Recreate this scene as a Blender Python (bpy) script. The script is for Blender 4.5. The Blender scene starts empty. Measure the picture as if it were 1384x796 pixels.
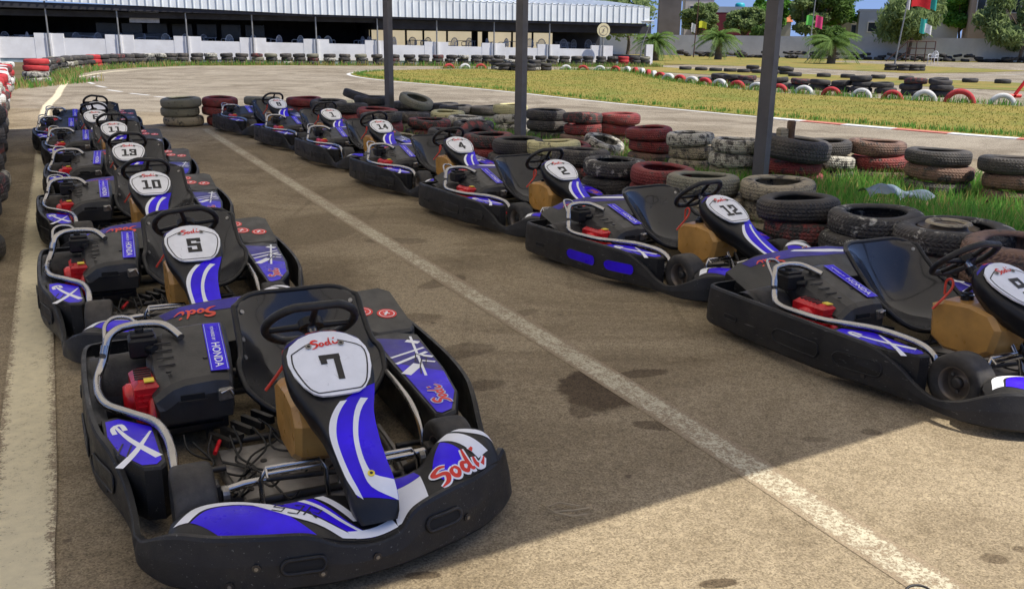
import bpy, math, random
from mathutils import Vector, Matrix
random.seed(7)
R = math.radians
sc = bpy.context.scene
col = sc.collection

# ------------------------------------------------------------------ mesh builder
class MB:
    """collects geometry and links it as ONE mesh object"""
    def __init__(s):
        s.v = []; s.f = []; s.mi = []; s.sm = []; s.mats = []; s.uv = {}
    def m(s, mat):
        if mat not in s.mats: s.mats.append(mat)
        return s.mats.index(mat)
    def add(s, vs, fs, mat, smooth=False):
        o = len(s.v); k = s.m(mat)
        s.v += [tuple(p) for p in vs]
        for f in fs:
            s.f.append(tuple(i + o for i in f)); s.mi.append(k); s.sm.append(smooth)
        return o
    def box(s, c, d, mat, rz=0, ch=0):
        """box centre c, size d, optional chamfer of the upright edges' top"""
        x, y, z = d[0]/2, d[1]/2, d[2]/2
        P = []
        if ch:
            rings = [(x-ch, y-ch, -z), (x, y, -z+ch), (x, y, z-ch), (x-ch, y-ch, z)]
        else:
            rings = [(x, y, -z), (x, y, z)]
        cs, sn = math.cos(rz), math.sin(rz)
        for (a, b, h) in rings:
            for (sx, sy) in ((-1,-1),(1,-1),(1,1),(-1,1)):
                px, py = sx*a, sy*b
                P.append((c[0]+cs*px-sn*py, c[1]+sn*px+cs*py, c[2]+h))
        F = [(3,2,1,0)]
        n = len(rings)
        for r in range(n-1):
            for i in range(4):
                j = (i+1) % 4
                F.append((r*4+i, r*4+j, r*4+4+j, r*4+4+i))
        F.append(tuple((n-1)*4+i for i in range(4)))
        s.add(P, F, mat)
    def loft(s, rings, mat, cap=True, smooth=True, closed=True):
        n = len(rings[0]); P = [p for r in rings for p in r]; F = []
        for a in range(len(rings)-1):
            for i in range(n if closed else n-1):
                j = (i+1) % n
                F.append((a*n+i, a*n+j, a*n+n+j, a*n+n+i))
        s.add(P, F, mat, smooth)
        if cap and closed:
            s.add(rings[0], [tuple(range(n-1, -1, -1))], mat)
            s.add(rings[-1], [tuple(range(n))], mat)
    def prism(s, poly, z0, z1, mat, ch=0.0):
        """poly = xy outline (counter-clockwise); z0/z1 numbers or functions of (x,y)"""
        f0 = z0 if callable(z0) else (lambda x, y: z0)
        f1 = z1 if callable(z1) else (lambda x, y: z1)
        cx = sum(p[0] for p in poly)/len(poly); cy = sum(p[1] for p in poly)/len(poly)
        r0 = [(x, y, f0(x, y)) for x, y in poly]
        rs = [r0]
        if ch:
            rs.append([(x, y, f1(x, y)-ch) for x, y in poly])
            q = []
            for x, y in poly:
                dx, dy = cx-x, cy-y; l = math.hypot(dx, dy)
                q.append((x+dx/l*ch, y+dy/l*ch, f1(x, y)))
            rs.append(q)
        else:
            rs.append([(x, y, f1(x, y)) for x, y in poly])
        s.loft(rs, mat, True, False)
    def tube(s, pts, r, mat, n=8, cap=True, closed=False, smooth=True):
        pts = [Vector(p) for p in pts]; N = len(pts); rings = []
        up = None
        for i, p in enumerate(pts):
            if closed: t = (pts[(i+1) % N]-pts[i-1]).normalized()
            else: t = (pts[min(i+1, N-1)]-pts[max(i-1, 0)]).normalized()
            if up is None:
                up = Vector((0,0,1)) if abs(t.z) < .9 else Vector((1,0,0))
            a = (up - t*up.dot(t)).normalized(); b = t.cross(a); up = a
            rr = r[i] if isinstance(r, (list, tuple)) else r
            rings.append([p + a*rr*math.cos(2*math.pi*k/n) + b*rr*math.sin(2*math.pi*k/n) for k in range(n)])
        if closed: rings.append(rings[0])
        s.loft(rings, mat, cap and not closed, smooth)
    def revolve(s, prof, mat, n=32, axis='z', c=(0,0,0), smooth=True, closed=False):
        """prof = list of (radius, height)"""
        rings = []
        for k in range(n):
            a = 2*math.pi*k/n; ca, sa = math.cos(a), math.sin(a)
            ring = []
            for r, h in prof:
                if axis == 'z': q = (r*ca, r*sa, h)
                elif axis == 'y': q = (r*ca, h, -r*sa)
                else: q = (h, r*ca, r*sa)
                ring.append((c[0]+q[0], c[1]+q[1], c[2]+q[2]))
            rings.append(ring)
        rings.append(rings[0])
        m = len(prof); P = [p for r in rings[:-1] for p in r]; F = []
        for a in range(n):
            b = (a+1) % n
            for i in range(m if closed else m-1):
                j = (i+1) % m
                F.append((a*m+j, a*m+i, b*m+i, b*m+j))
        s.add(P, F, mat, smooth)
    def disc(s, c, r, mat, nrm=(0,0,1), n=20, h=0.0):
        nv = Vector(nrm).normalized()
        a = nv.orthogonal().normalized(); b = nv.cross(a)
        c = Vector(c)
        ring = [c + a*r*math.cos(2*math.pi*k/n) + b*r*math.sin(2*math.pi*k/n) for k in range(n)]
        if h: s.loft([ring, [p + nv*h for p in ring]], mat, True, False)
        else: s.add(ring, [tuple(range(n))], mat)
    def grid(s, S, nu, nv, mat, smooth=True, matf=None):
        P = [S(i/nu, j/nv) for j in range(nv+1) for i in range(nu+1)]
        if matf is None:
            s.add(P, [(j*(nu+1)+i, j*(nu+1)+i+1, (j+1)*(nu+1)+i+1, (j+1)*(nu+1)+i) for j in range(nv) for i in range(nu)], mat, smooth)
        else:
            o = len(s.v); s.v += [tuple(p) for p in P]
            for j in range(nv):
                for i in range(nu):
                    s.f.append(tuple(o+q for q in (j*(nu+1)+i, j*(nu+1)+i+1, (j+1)*(nu+1)+i+1, (j+1)*(nu+1)+i)))
                    s.mi.append(s.m(matf((i+.5)/nu, (j+.5)/nv))); s.sm.append(smooth)
    def build(s, name, parent=None, loc=None, rz=0, fix=True):
        me = bpy.data.meshes.new(name)
        me.from_pydata(s.v, [], s.f)
        for mt in s.mats: me.materials.append(mt)
        me.polygons.foreach_set('material_index', s.mi)
        me.polygons.foreach_set('use_smooth', s.sm)
        me.update()
        o = bpy.data.objects.new(name, me); col.objects.link(o)
        if parent is not None: o.parent = parent
        if loc is not None: o.location = loc
        o.rotation_euler.z = rz
        return o

def empty(name, loc=(0,0,0), rz=0):
    o = bpy.data.objects.new(name, None); col.objects.link(o)
    o.location = loc; o.rotation_euler.z = rz; o.empty_display_size = .1
    return o
def tag(o, label=None, cat=None, group=None, kind=None):
    if label: o['label'] = label
    if cat: o['category'] = cat
    if group: o['group'] = group
    if kind: o['kind'] = kind
    return o
def copy_tree(o, parent=None):
    c = o.copy(); col.objects.link(c)
    if parent is not None: c.parent = parent
    for ch in list(o.children): copy_tree(ch, c)
    return c

# ------------------------------------------------------------------ small maths
def catmull(pts, n):
    """resample a polyline of tuples (any length) as a smooth curve, n samples per span"""
    out = []; N = len(pts)
    for i in range(N-1):
        p0, p1, p2, p3 = pts[max(i-1,0)], pts[i], pts[i+1], pts[min(i+2,N-1)]
        for k in range(n):
            t = k/n
            out.append(tuple(.5*((2*b)+(-a+c)*t+(2*a-5*b+4*c-d)*t*t+(-a+3*b-3*c+d)*t**3) for a,b,c,d in zip(p0,p1,p2,p3)))
    out.append(tuple(pts[-1]))
    return out
def lerpk(tab, t):
    """piecewise linear lookup: tab = [(t, v0, v1, ..)]"""
    if t <= tab[0][0]: return tab[0][1:]
    for a, b in zip(tab, tab[1:]):
        if t <= b[0]:
            w = (t-a[0])/(b[0]-a[0]+1e-9)
            return tuple(x+(y-x)*w for x, y in zip(a[1:], b[1:]))
    return tab[-1][1:]

# ------------------------------------------------------------------ materials
def nt(name):
    m = bpy.data.materials.new(name); m.use_nodes = True
    t = m.node_tree; b = t.nodes['Principled BSDF']
    return m, t, b
def node(t, typ, **kw):
    n = t.nodes.new(typ)
    for k, v in kw.items():
        if k in ('operation','blend_type','data_type','interpolation_type','feature','distance','noise_dimensions','wave_type','bands_direction','wave_profile'): setattr(n, k, v)
        else: n.inputs[k].default_value = v
    return n
def ramp(t, fac, stops):
    r = t.nodes.new('ShaderNodeValToRGB'); e = r.color_ramp.elements
    while len(e) < len(stops): e.new(.5)
    for i, (p, c) in enumerate(stops):
        e[i].position = p; e[i].color = tuple(c)+(1,) if len(c) == 3 else c
    t.links.new(fac, r.inputs[0]); return r
def mixc(t, fac, a, b, mode='MIX'):
    n = t.nodes.new('ShaderNodeMix'); n.data_type = 'RGBA'; n.blend_type = mode
    for i, x in ((0, fac), (6, a), (7, b)):
        if isinstance(x, (int, float)): n.inputs[i].default_value = x
        elif isinstance(x, (tuple, list)): n.inputs[i].default_value = tuple(x)+(1,) if len(x) == 3 else x
        else: t.links.new(x, n.inputs[i])
    return n.outputs[2]
def coords(t, kind='Object'):
    return t.nodes.new('ShaderNodeTexCoord').outputs[kind]
def noise(t, co, scale, detail=4, rough=.55, dist=0):
    n = t.nodes.new('ShaderNodeTexNoise'); n.inputs['Scale'].default_value = scale
    n.inputs['Detail'].default_value = detail; n.inputs['Roughness'].default_value = rough; n.inputs['Distortion'].default_value = dist
    t.links.new(co, n.inputs['Vector']); return n.outputs['Fac']
def bump(t, b, h, strength, dist):
    n = t.nodes.new('ShaderNodeBump'); n.inputs['Strength'].default_value = strength; n.inputs['Distance'].default_value = dist
    t.links.new(h, n.inputs['Height']); t.links.new(n.outputs[0], b.inputs['Normal'])
def M(name, c, rough=.5, metal=0, var=.15, scale=9, dust=0, dustc=(.16,.135,.105), bmp=0, bscale=60, coat=0, spec=.5, scratch=0):
    """general worn-surface material: colour mottling, roughness mottling, patchy dust, fine bump"""
    m, t, b = nt(name)
    oi = t.nodes.new('ShaderNodeObjectInfo'); vs_ = t.nodes.new('ShaderNodeVectorMath'); vs_.operation = 'SCALE'; vs_.inputs[0].default_value = (17, 11, 5)
    t.links.new(oi.outputs['Random'], vs_.inputs['Scale'])
    va_ = t.nodes.new('ShaderNodeVectorMath'); va_.operation = 'ADD'; t.links.new(coords(t), va_.inputs[0]); t.links.new(vs_.outputs[0], va_.inputs[1])
    co = va_.outputs[0]
    n1 = noise(t, co, scale, 5)
    lo = tuple(x*(1-var) for x in c); hi = tuple(min(1, x*(1+var)) for x in c)
    cc = ramp(t, n1, [(.3, lo), (.7, hi)]).outputs[0]
    if dust:
        n2 = noise(t, co, scale*.6, 6, .7, .4)
        rv = node(t, 'ShaderNodeMath', operation='MULTIPLY_ADD'); t.links.new(oi.outputs['Random'], rv.inputs[0]); rv.inputs[1].default_value = .16; rv.inputs[2].default_value = -.08
        r2 = node(t, 'ShaderNodeMath', operation='ADD'); t.links.new(n2, r2.inputs[0]); t.links.new(rv.outputs[0], r2.inputs[1])
        dm = ramp(t, r2.outputs[0], [(.42, (0,0,0)), (.75, (dust,)*3)]).outputs[0]
        cc = mixc(t, dm, cc, dustc)
    if scratch:
        mp = t.nodes.new('ShaderNodeMapping'); mp.inputs['Scale'].default_value = (3, 40, 40); mp.inputs['Rotation'].default_value = (.4,.5,.7)
        t.links.new(co, mp.inputs[0])
        n3 = noise(t, mp.outputs[0], 3, 3, .6)
        sm = ramp(t, n3, [(.66, (0,0,0)), (.72, (scratch,)*3)]).outputs[0]
        cc = mixc(t, sm, cc, (.35,.34,.32) if sum(c) < .6 else tuple(x*.45 for x in c))
    t.links.new(cc, b.inputs['Base Color'])
    rr = ramp(t, noise(t, co, scale*2.2, 4), [(.3, (max(.03, rough-.1),)*3), (.75, (min(1, rough+.15),)*3)]).outputs[0]
    t.links.new(rr, b.inputs['Roughness'])
    b.inputs['Metallic'].default_value = metal
    b.inputs['Coat Weight'].default_value = coat
    b.inputs['Specular IOR Level'].default_value = spec
    if bmp: bump(t, b, noise(t, co, bscale, 4), bmp, .004)
    return m
def flat(name, c, rough=.6, metal=0):
    m, t, b = nt(name)
    b.inputs['Base Color'].default_value = tuple(c)+(1,); b.inputs['Roughness'].default_value = rough; b.inputs['Metallic'].default_value = metal
    return m
# ------------------------------------------------------------------ materials of the place
BLK = M('black_plastic', (.0115,.0115,.0118), .48, var=.3, scale=6, dust=.34, dustc=(.075,.066,.055), bmp=.25, bscale=160, scratch=.36, spec=.4)
BLKM = M('black_moulding', (.008,.008,.009), .40, var=.25, scale=7, dust=.08, dustc=(.10,.088,.072), scratch=.06, spec=.4)
COVER = M('grey_black_engine_plastic', (.018,.018,.0175), .40, var=.25, scale=7, dust=.22, dustc=(.12,.10,.085), bmp=.2, bscale=140)
DECKG = M('grey_deck_plastic', (.030,.030,.028), .5, var=.25, scale=5, dust=.3, dustc=(.13,.115,.095), bmp=.2, bscale=140)
SEAT = M('seat_fibreglass', (.004,.005,.009), .17, var=.2, scale=5, dust=.04, dustc=(.08,.075,.07), coat=.35, spec=.5)
RUB = M('kart_tyre_rubber', (.024,.023,.022), .72, var=.3, scale=12, dust=.35, bmp=.3, bscale=120)
WHEELR = M('steering_rubber', (.012,.012,.012), .5, var=.2, scale=20, dust=.1, bmp=.3, bscale=200)
STEEL = M('worn_steel_tube', (.44,.43,.42), .20, 1, var=.15, scale=9, dust=.12, dustc=(.30,.24,.18))
IRON = M('dark_frame_steel', (.05,.048,.046), .45, .6, var=.3, scale=12, dust=.4)
RIM = M('dusty_rim', (.20,.165,.13), .5, .5, var=.3, scale=14, dust=.5)
FLOORM = M('scuffed_floor_tray', (.36,.34,.31), .5, .35, var=.3, scale=8, dust=.6, dustc=(.14,.115,.09))
BLUE = M('blue_sticker', (.036,.006,.74), .34, var=.28, scale=5, coat=0, spec=.22, scratch=.15)
NAVY = M('navy_sticker', (.035,.026,.26), .38, var=.5, scale=5, coat=0, spec=.25, scratch=.15)
WHITE = M('white_sticker', (.86,.87,.90), .38, var=.05, scale=10, dust=.10, dustc=(.55,.52,.48))
LBLUE = M('pale_blue_sticker', (.45,.55,.80), .35, var=.15, scale=6)
PLATE = M('scuffed_white_plate', (.88,.885,.89), .36, var=.05, scale=14, dust=.18, dustc=(.5,.49,.47), scratch=.14)
INK = flat('black_ink', (.010,.010,.011), .5)
REDI = M('red_ink', (.72,.022,.012), .42, var=.15, scale=30)
ORED = M('orange_red_ink', (.75,.07,.035), .45, var=.15, scale=30)
REDE = M('red_engine_shroud', (.62,.012,.018), .32, var=.3, scale=14, coat=.3)
YEL = M('yellow_tag', (.80,.62,.05), .45)
TANK = M('tan_fuel_tank', (.54,.285,.075), .34, var=.22, scale=7, dust=.25, dustc=(.2,.13,.06))
CABLE = flat('black_cable', (.012,.012,.012), .55)
BOLT = M('bolt_zinc', (.30,.29,.27), .45, .9, var=.3, scale=40)
SLOT = flat('slot_shade_black', (.006,.006,.006), .8)  # black fill that paints the shade inside slot openings

WOOD = M('old_wood', (.10,.06,.035), .8, var=.4, scale=20, bmp=.4, bscale=30)
GALV = M('galvanised_pole', (.33,.33,.32), .5, .5, var=.2, scale=6, dust=.3)
POLEM = M('grey_painted_pole', (.095,.090,.093), .55, var=.15, scale=5, dust=.25, dustc=(.22,.19,.16))
WALLW = M('whitewashed_wall', (.82,.81,.79), .85, var=.08, scale=1.2, dust=.5, dustc=(.55,.52,.47), bmp=.4, bscale=12)
BLUEW = M('faded_blue_base', (.22,.32,.36), .85, var=.4, scale=2.5, dust=.4, dustc=(.6,.6,.56))
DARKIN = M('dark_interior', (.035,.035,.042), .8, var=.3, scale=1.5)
SHEET = M('white_ribbed_sheet', (.80,.83,.82), .45, .1, var=.07, scale=1.2, dust=.25, dustc=(.5,.5,.48))
SEAM = M('sheet_seam', (.36,.42,.46), .5, .1)
CONC = M('grey_rendered_wall', (.70,.665,.64), .9, var=.12, scale=.5, dust=.4, dustc=(.30,.28,.26), bmp=.3, bscale=3)
CREAM = M('cream_wall', (.66,.56,.38), .9, var=.1, scale=.6)
TANB = M('tan_building', (.42,.31,.22), .9, var=.15, scale=.4)
TOWER = M('brown_grey_tower', (.17,.145,.13), .9, var=.25, scale=.5)
MAROON = M('maroon_wall', (.16,.022,.035), .85, var=.15, scale=.4)
GREYB = M('grey_building', (.38,.40,.44), .9, var=.12, scale=.5)
LTB = M('pale_building', (.62,.58,.52), .9, var=.1, scale=.5)
ORTILE = M('orange_roof', (.55,.17,.06), .85, var=.2, scale=3)
GLASS = flat('dark_window', (.03,.035,.045), .15)
CYANP = flat('cyan_tank', (.02,.40,.45), .5)
CHAIRW = M('white_plastic_chair', (.72,.72,.71), .45, var=.06)
CHAIRG = M('grey_plastic_chair', (.45,.46,.50), .5, var=.15)
RUST = M('rusty_bar', (.10,.05,.035), .85, var=.4, scale=10)
REDF = M('red_flag', (.70,.02,.025), .8); GRNF = M('green_flag', (.15,.62,.10), .8); PNKF = M('pink_flag', (.75,.06,.20), .8)
TEALF = M('teal_flag', (.03,.36,.30), .8); YELF = M('yellow_flag', (.75,.75,.04), .8); WHTF = M('white_flag', (.78,.76,.74), .8)
TARP = M('grey_blue_tarp', (.13,.18,.23), .5, var=.3, scale=5, bmp=.6, bscale=8)
BARK = M('bark', (.13,.095,.065), .9, var=.35, scale=5, bmp=.5, bscale=14)
SIGNC = M('cream_sign', (.74,.66,.40), .6)

# ---- tyres: black rubber with optional worn paint, tread cut by UV-free angle pattern
def tyre_mat(name, paint, cover, second=(.030,.029,.028), rough=.75, dust=.5):
    m, t, b = nt(name); co = coords(t)
    oi = t.nodes.new('ShaderNodeObjectInfo')
    ad = t.nodes.new('ShaderNodeVectorMath'); ad.operation = 'ADD'
    sc_ = t.nodes.new('ShaderNodeVectorMath'); sc_.operation = 'SCALE'; sc_.inputs[0].default_value = (13, 7, 5)
    t.links.new(oi.outputs['Random'], sc_.inputs['Scale'])
    t.links.new(co, ad.inputs[0]); t.links.new(sc_.outputs[0], ad.inputs[1])
    co2 = ad.outputs[0]
    base = ramp(t, noise(t, co2, 8, 5), [(.3, tuple(x*.7 for x in second)), (.75, tuple(x*1.7 for x in second))]).outputs[0]
    if paint:
        pn = noise(t, co2, 11, 8, .72, .3)
        pm = ramp(t, pn, [(1-cover-.05, (0,0,0)), (1-cover+.05, (1,1,1))]).outputs[0]
        pc = ramp(t, noise(t, co2, 5, 4), [(.25, tuple(x*.6 for x in paint)), (.75, tuple(min(1,x*1.15) for x in paint))]).outputs[0]
        base = mixc(t, pm, base, pc)
    dn = ramp(t, noise(t, co2, 5, 7, .7), [(.40, (0,0,0)), (.8, (dust,)*3)]).outputs[0]
    base = mixc(t, dn, base, (.17,.135,.10))
    t.links.new(base, b.inputs['Base Color']); b.inputs['Roughness'].default_value = rough
    # tread: angular sipes and circumferential ribs
    sx = t.nodes.new('ShaderNodeSeparateXYZ'); t.links.new(co, sx.inputs[0])
    at = node(t, 'ShaderNodeMath', operation='ARCTAN2'); t.links.new(sx.outputs[1], at.inputs[0]); t.links.new(sx.outputs[0], at.inputs[1])
    zz = node(t, 'ShaderNodeMath', operation='MULTIPLY'); t.links.new(sx.outputs[2], zz.inputs[0]); zz.inputs[1].default_value = 80
    ak = node(t, 'ShaderNodeMath', operation='MULTIPLY'); t.links.new(at.outputs[0], ak.inputs[0]); ak.inputs[1].default_value = 62
    az = node(t, 'ShaderNodeMath', operation='ADD'); t.links.new(ak.outputs[0], az.inputs[0])
    sw = node(t, 'ShaderNodeMath', operation='SINE'); t.links.new(zz.outputs[0], sw.inputs[0]); 
    sw2 = node(t, 'ShaderNodeMath', operation='MULTIPLY'); t.links.new(sw.outputs[0], sw2.inputs[0]); sw2.inputs[1].default_value = 1.6
    t.links.new(sw2.outputs[0], az.inputs[1])
    si = node(t, 'ShaderNodeMath', operation='SINE'); t.links.new(az.outputs[0], si.inputs[0])
    z2 = node(t, 'ShaderNodeMath', operation='MULTIPLY'); t.links.new(sx.outputs[2], z2.inputs[0]); z2.inputs[1].default_value = 230
    s2 = node(t, 'ShaderNodeMath', operation='SINE'); t.links.new(z2.outputs[0], s2.inputs[0])
    mn = node(t, 'ShaderNodeMath', operation='MINIMUM'); t.links.new(si.outputs[0], mn.inputs[0]); t.links.new(s2.outputs[0], mn.inputs[1])
    # only on the tread band (radius beyond 0.27)
    ln = node(t, 'ShaderNodeVectorMath', operation='LENGTH')
    cx = t.nodes.new('ShaderNodeCombineXYZ'); t.links.new(sx.outputs[0], cx.inputs[0]); t.links.new(sx.outputs[1], cx.inputs[1])
    t.links.new(cx.outputs[0], ln.inputs[0])
    gt = node(t, 'ShaderNodeMath', operation='GREATER_THAN'); t.links.new(ln.outputs['Value'], gt.inputs[0]); gt.inputs[1].default_value = .272
    ml = node(t, 'ShaderNodeMath', operation='MULTIPLY'); t.links.new(mn.outputs[0], ml.inputs[0]); t.links.new(gt.outputs[0], ml.inputs[1])
    bump(t, b, ml.outputs[0], .85, .0042)
    return m
TY = {
 'black': tyre_mat('tyre_black', None, 0),
 'grey': tyre_mat('tyre_grey_dusty', (.20,.185,.15), .42, dust=.8),
 'speck': tyre_mat('tyre_black_white_specks', (.62,.60,.52), .40, dust=.3),
 'red': tyre_mat('tyre_faded_red', (.25,.026,.026), .57, dust=.42),
 'redblk': tyre_mat('tyre_black_red_wear', (.30,.05,.045), .46, dust=.35),
 'bred': tyre_mat('tyre_bright_red', (.58,.03,.035), .66, dust=.25),
 'white': tyre_mat('tyre_worn_white', (.62,.59,.49), .52, dust=.6),
 'bwhite': tyre_mat('tyre_white', (.78,.76,.70), .72, dust=.2),
 'cream': tyre_mat('tyre_cream', (.40,.345,.235), .55, dust=.65),
 'yellow': tyre_mat('tyre_pale_yellow', (.66,.60,.30), .60, dust=.35),
 'brown': tyre_mat('tyre_brown_dust', (.20,.11,.075), .55, dust=.5),
 'olive': tyre_mat('tyre_grey_green', (.24,.23,.16), .62, dust=.6),
}

# ---- asphalt: tan, worn, fine aggregate, patches, oil stains
def asphalt(name, tint=(1,1,1), stains=()):
    m, t, b = nt(name); co = coords(t)
    vg = t.nodes.new('ShaderNodeTexVoronoi'); vg.inputs['Scale'].default_value = 185; t.links.new(co, vg.inputs['Vector'])
    sg = t.nodes.new('ShaderNodeSeparateColor'); t.links.new(vg.outputs['Color'], sg.inputs[0])
    nf = noise(t, co, 110, 3, .8)
    fm = node(t, 'ShaderNodeMath', operation='MULTIPLY_ADD'); t.links.new(sg.outputs[0], fm.inputs[0]); fm.inputs[1].default_value = .42; 
    fo = node(t, 'ShaderNodeMath', operation='MULTIPLY'); t.links.new(nf, fo.inputs[0]); fo.inputs[1].default_value = .58; t.links.new(fo.outputs[0], fm.inputs[2])
    fine = fm.outputs[0]
    med = noise(t, co, 26, 5, .6)
    big = noise(t, co, .8, 5, .6, .5)
    huge = noise(t, co, .16, 4, .55, .3)
    c = ramp(t, big, [(.28, (.245,.196,.124)), (.5, (.302,.245,.158)), (.75, (.345,.282,.186))]).outputs[0]
    c = mixc(t, .55, c, ramp(t, huge, [(.3, (.262,.210,.136)), (.7, (.355,.294,.204))]).outputs[0])
    c = mixc(t, 1, c, ramp(t, med, [(.3, (.80,.79,.77)), (.7, (1.12,1.12,1.12))]).outputs[0], 'MULTIPLY')
    c = mixc(t, 1, c, ramp(t, fine, [(.22, (.50,.48,.46)), (.48, (.98,.98,.98)), (.75, (1.40,1.40,1.36))]).outputs[0], 'MULTIPLY')
    # worn patches, faint stains and long tyre rubs
    pa = ramp(t, noise(t, co, .55, 6, .68, 1.2), [(.42, (1.05,1.05,1.05)), (.60, (.66,.635,.60))]).outputs[0]
    c = mixc(t, 1, c, pa, 'MULTIPLY')
    st = ramp(t, noise(t, co, 2.1, 7, .66, 1.0), [(.60, (0,0,0)), (.72, (.6,.6,.6))]).outputs[0]
    c = mixc(t, st, c, mixc(t, 1, c, (.48,.43,.38), 'MULTIPLY'))
    mpr = t.nodes.new('ShaderNodeMapping'); mpr.inputs['Rotation'].default_value = (0,0,R(30.7)); mpr.inputs['Scale'].default_value = (2.6,.10,1)
    t.links.new(co, mpr.inputs[0])
    rb_ = ramp(t, noise(t, mpr.outputs[0], 3.0, 4, .6, .3), [(.60, (0,0,0)), (.70, (.45,.45,.45))]).outputs[0]
    c = mixc(t, rb_, c, mixc(t, 1, c, (.62,.60,.57), 'MULTIPLY'))
    vo = t.nodes.new('ShaderNodeTexVoronoi'); vo.inputs['Scale'].default_value = 3.1; vo.inputs['Randomness'].default_value = 1
    t.links.new(co, vo.inputs['Vector'])
    sp = ramp(t, vo.outputs['Distance'], [(.03, (.7,.7,.7)), (.06, (0,0,0))]).outputs[0]
    c = mixc(t, sp, c, (.09,.065,.045))
    if stains:      # oil spots: each an ellipse with a ragged soft border
        wob = noise(t, co, 7, 6, .7); acc = None
        wv = node(t, 'ShaderNodeMath', operation='MULTIPLY_ADD'); t.links.new(wob, wv.inputs[0]); wv.inputs[1].default_value = 1.15; wv.inputs[2].default_value = -.57
        for (sx_, sy_), a, b_, rot, k in stains:
            mp = t.nodes.new('ShaderNodeMapping'); mp.vector_type = 'TEXTURE'
            mp.inputs['Location'].default_value = (sx_, sy_, 0); mp.inputs['Rotation'].default_value = (0, 0, rot); mp.inputs['Scale'].default_value = (a, b_, 1)
            t.links.new(co, mp.inputs[0])
            ln = node(t, 'ShaderNodeVectorMath', operation='LENGTH'); t.links.new(mp.outputs[0], ln.inputs[0])
            ad = node(t, 'ShaderNodeMath', operation='ADD'); t.links.new(ln.outputs['Value'], ad.inputs[0]); t.links.new(wv.outputs[0], ad.inputs[1])
            mr = node(t, 'ShaderNodeMapRange'); t.links.new(ad.outputs[0], mr.inputs[0]); mr.inputs[1].default_value = .93; mr.inputs[2].default_value = 1.13; mr.inputs[3].default_value = k; mr.inputs[4].default_value = 0
            if acc is None: acc = mr.outputs[0]
            else:
                mx = node(t, 'ShaderNodeMath', operation='MAXIMUM'); t.links.new(acc, mx.inputs[0]); t.links.new(mr.outputs[0], mx.inputs[1]); acc = mx.outputs[0]
        dk = mixc(t, 1, c, (.22,.18,.155), 'MULTIPLY')
        c = mixc(t, acc, c, dk)
    c = mixc(t, 1, c, tint, 'MULTIPLY')
    t.links.new(c, b.inputs['Base Color']); b.inputs['Roughness'].default_value = .93; b.inputs['Specular IOR Level'].default_value = .25
    bump(t, b, fine, .55, .006)
    return m
STAINS = [((.385,3.84),.165,.24,.2,.85),((.30,3.60),.05,.07,0,.6),((.63,4.06),.13,.05,.3,.6),((-.12,3.884),.10,.06,.3,.5),((.597,3.455),.10,.045,-.2,.6),((.615,2.33),.055,.025,.2,.8),((1.507,2.483),.045,.03,0,.6),((1.62,2.54),.03,.02,0,.5),
 ((-.445,5.7),.22,.08,.9,.5),((-.25,4.35),.18,.10,.5,.45),((-.55,4.9),.16,.08,.2,.4),((1.48,3.42),.04,.03,0,.5),((1.22,3.34),.06,.025,0,.4),((-.9,6.9),.25,.10,0,.4),((.05,5.0),.14,.05,.8,.35),((-.25,2.35),.05,.02,.1,.7)]
ASPH = asphalt('worn_tan_asphalt', (1,1,1), STAINS)
TRACKM = asphalt('sunbleached_track', (1.05,1.10,1.22))
def paint_mat(name, c, wear, under=(.29,.225,.145), edge=.5):
    m, t, b = nt(name); co = coords(t)
    fine = noise(t, co, 170, 4, .75); n2 = noise(t, co, 16, 6, .7); n3 = noise(t, co, 1.4, 3)
    s1 = node(t, 'ShaderNodeMath', operation='MULTIPLY_ADD'); t.links.new(n2, s1.inputs[0]); s1.inputs[1].default_value = .8; t.links.new(fine, s1.inputs[2])
    s2 = node(t, 'ShaderNodeMath', operation='MULTIPLY_ADD'); t.links.new(n3, s2.inputs[0]); s2.inputs[1].default_value = .5; t.links.new(s1.outputs[0], s2.inputs[2])
    ea = t.nodes.new('ShaderNodeAttribute'); ea.attribute_name = 'core'
    s3 = node(t, 'ShaderNodeMath', operation='MULTIPLY_ADD'); t.links.new(ea.outputs['Fac'], s3.inputs[0]); s3.inputs[1].default_value = edge; t.links.new(s2.outputs[0], s3.inputs[2])
    s2 = s3
    vg = t.nodes.new('ShaderNodeTexVoronoi'); vg.inputs['Scale'].default_value = 105; t.links.new(co, vg.inputs['Vector'])
    sg = t.nodes.new('ShaderNodeSeparateColor'); t.links.new(vg.outputs['Color'], sg.inputs[0])
    s4 = node(t, 'ShaderNodeMath', operation='MULTIPLY_ADD'); t.links.new(sg.outputs[0], s4.inputs[0]); s4.inputs[1].default_value = .42; t.links.new(s2.outputs[0], s4.inputs[2]); s2 = s4
    mm = node(t, 'ShaderNodeMapRange'); t.links.new(s2.outputs[0], mm.inputs[0]); mm.inputs[1].default_value = wear-.13; mm.inputs[2].default_value = wear+.13
    cc = ramp(t, n2, [(.3, tuple(x*.82 for x in c)), (.7, c)]).outputs[0]
    un = mixc(t, 1, under, ramp(t, fine, [(.33, (.5,.48,.45)), (.5, (1,1,1)), (.70, (1.35,1.35,1.3))]).outputs[0], 'MULTIPLY')
    t.links.new(mixc(t, mm.outputs[0], un, cc), b.inputs['Base Color']); b.inputs['Roughness'].default_value = .9
    bump(t, b, fine, .5, .005); return m
LINE = paint_mat('worn_cream_line_paint', (.76,.67,.44), 1.54)
LINE2 = paint_mat('faded_centre_line_paint', (.58,.53,.38), 1.87)
TLINE = paint_mat('track_white_paint', (.72,.70,.64), 1.42, (.3,.26,.2))
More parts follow.
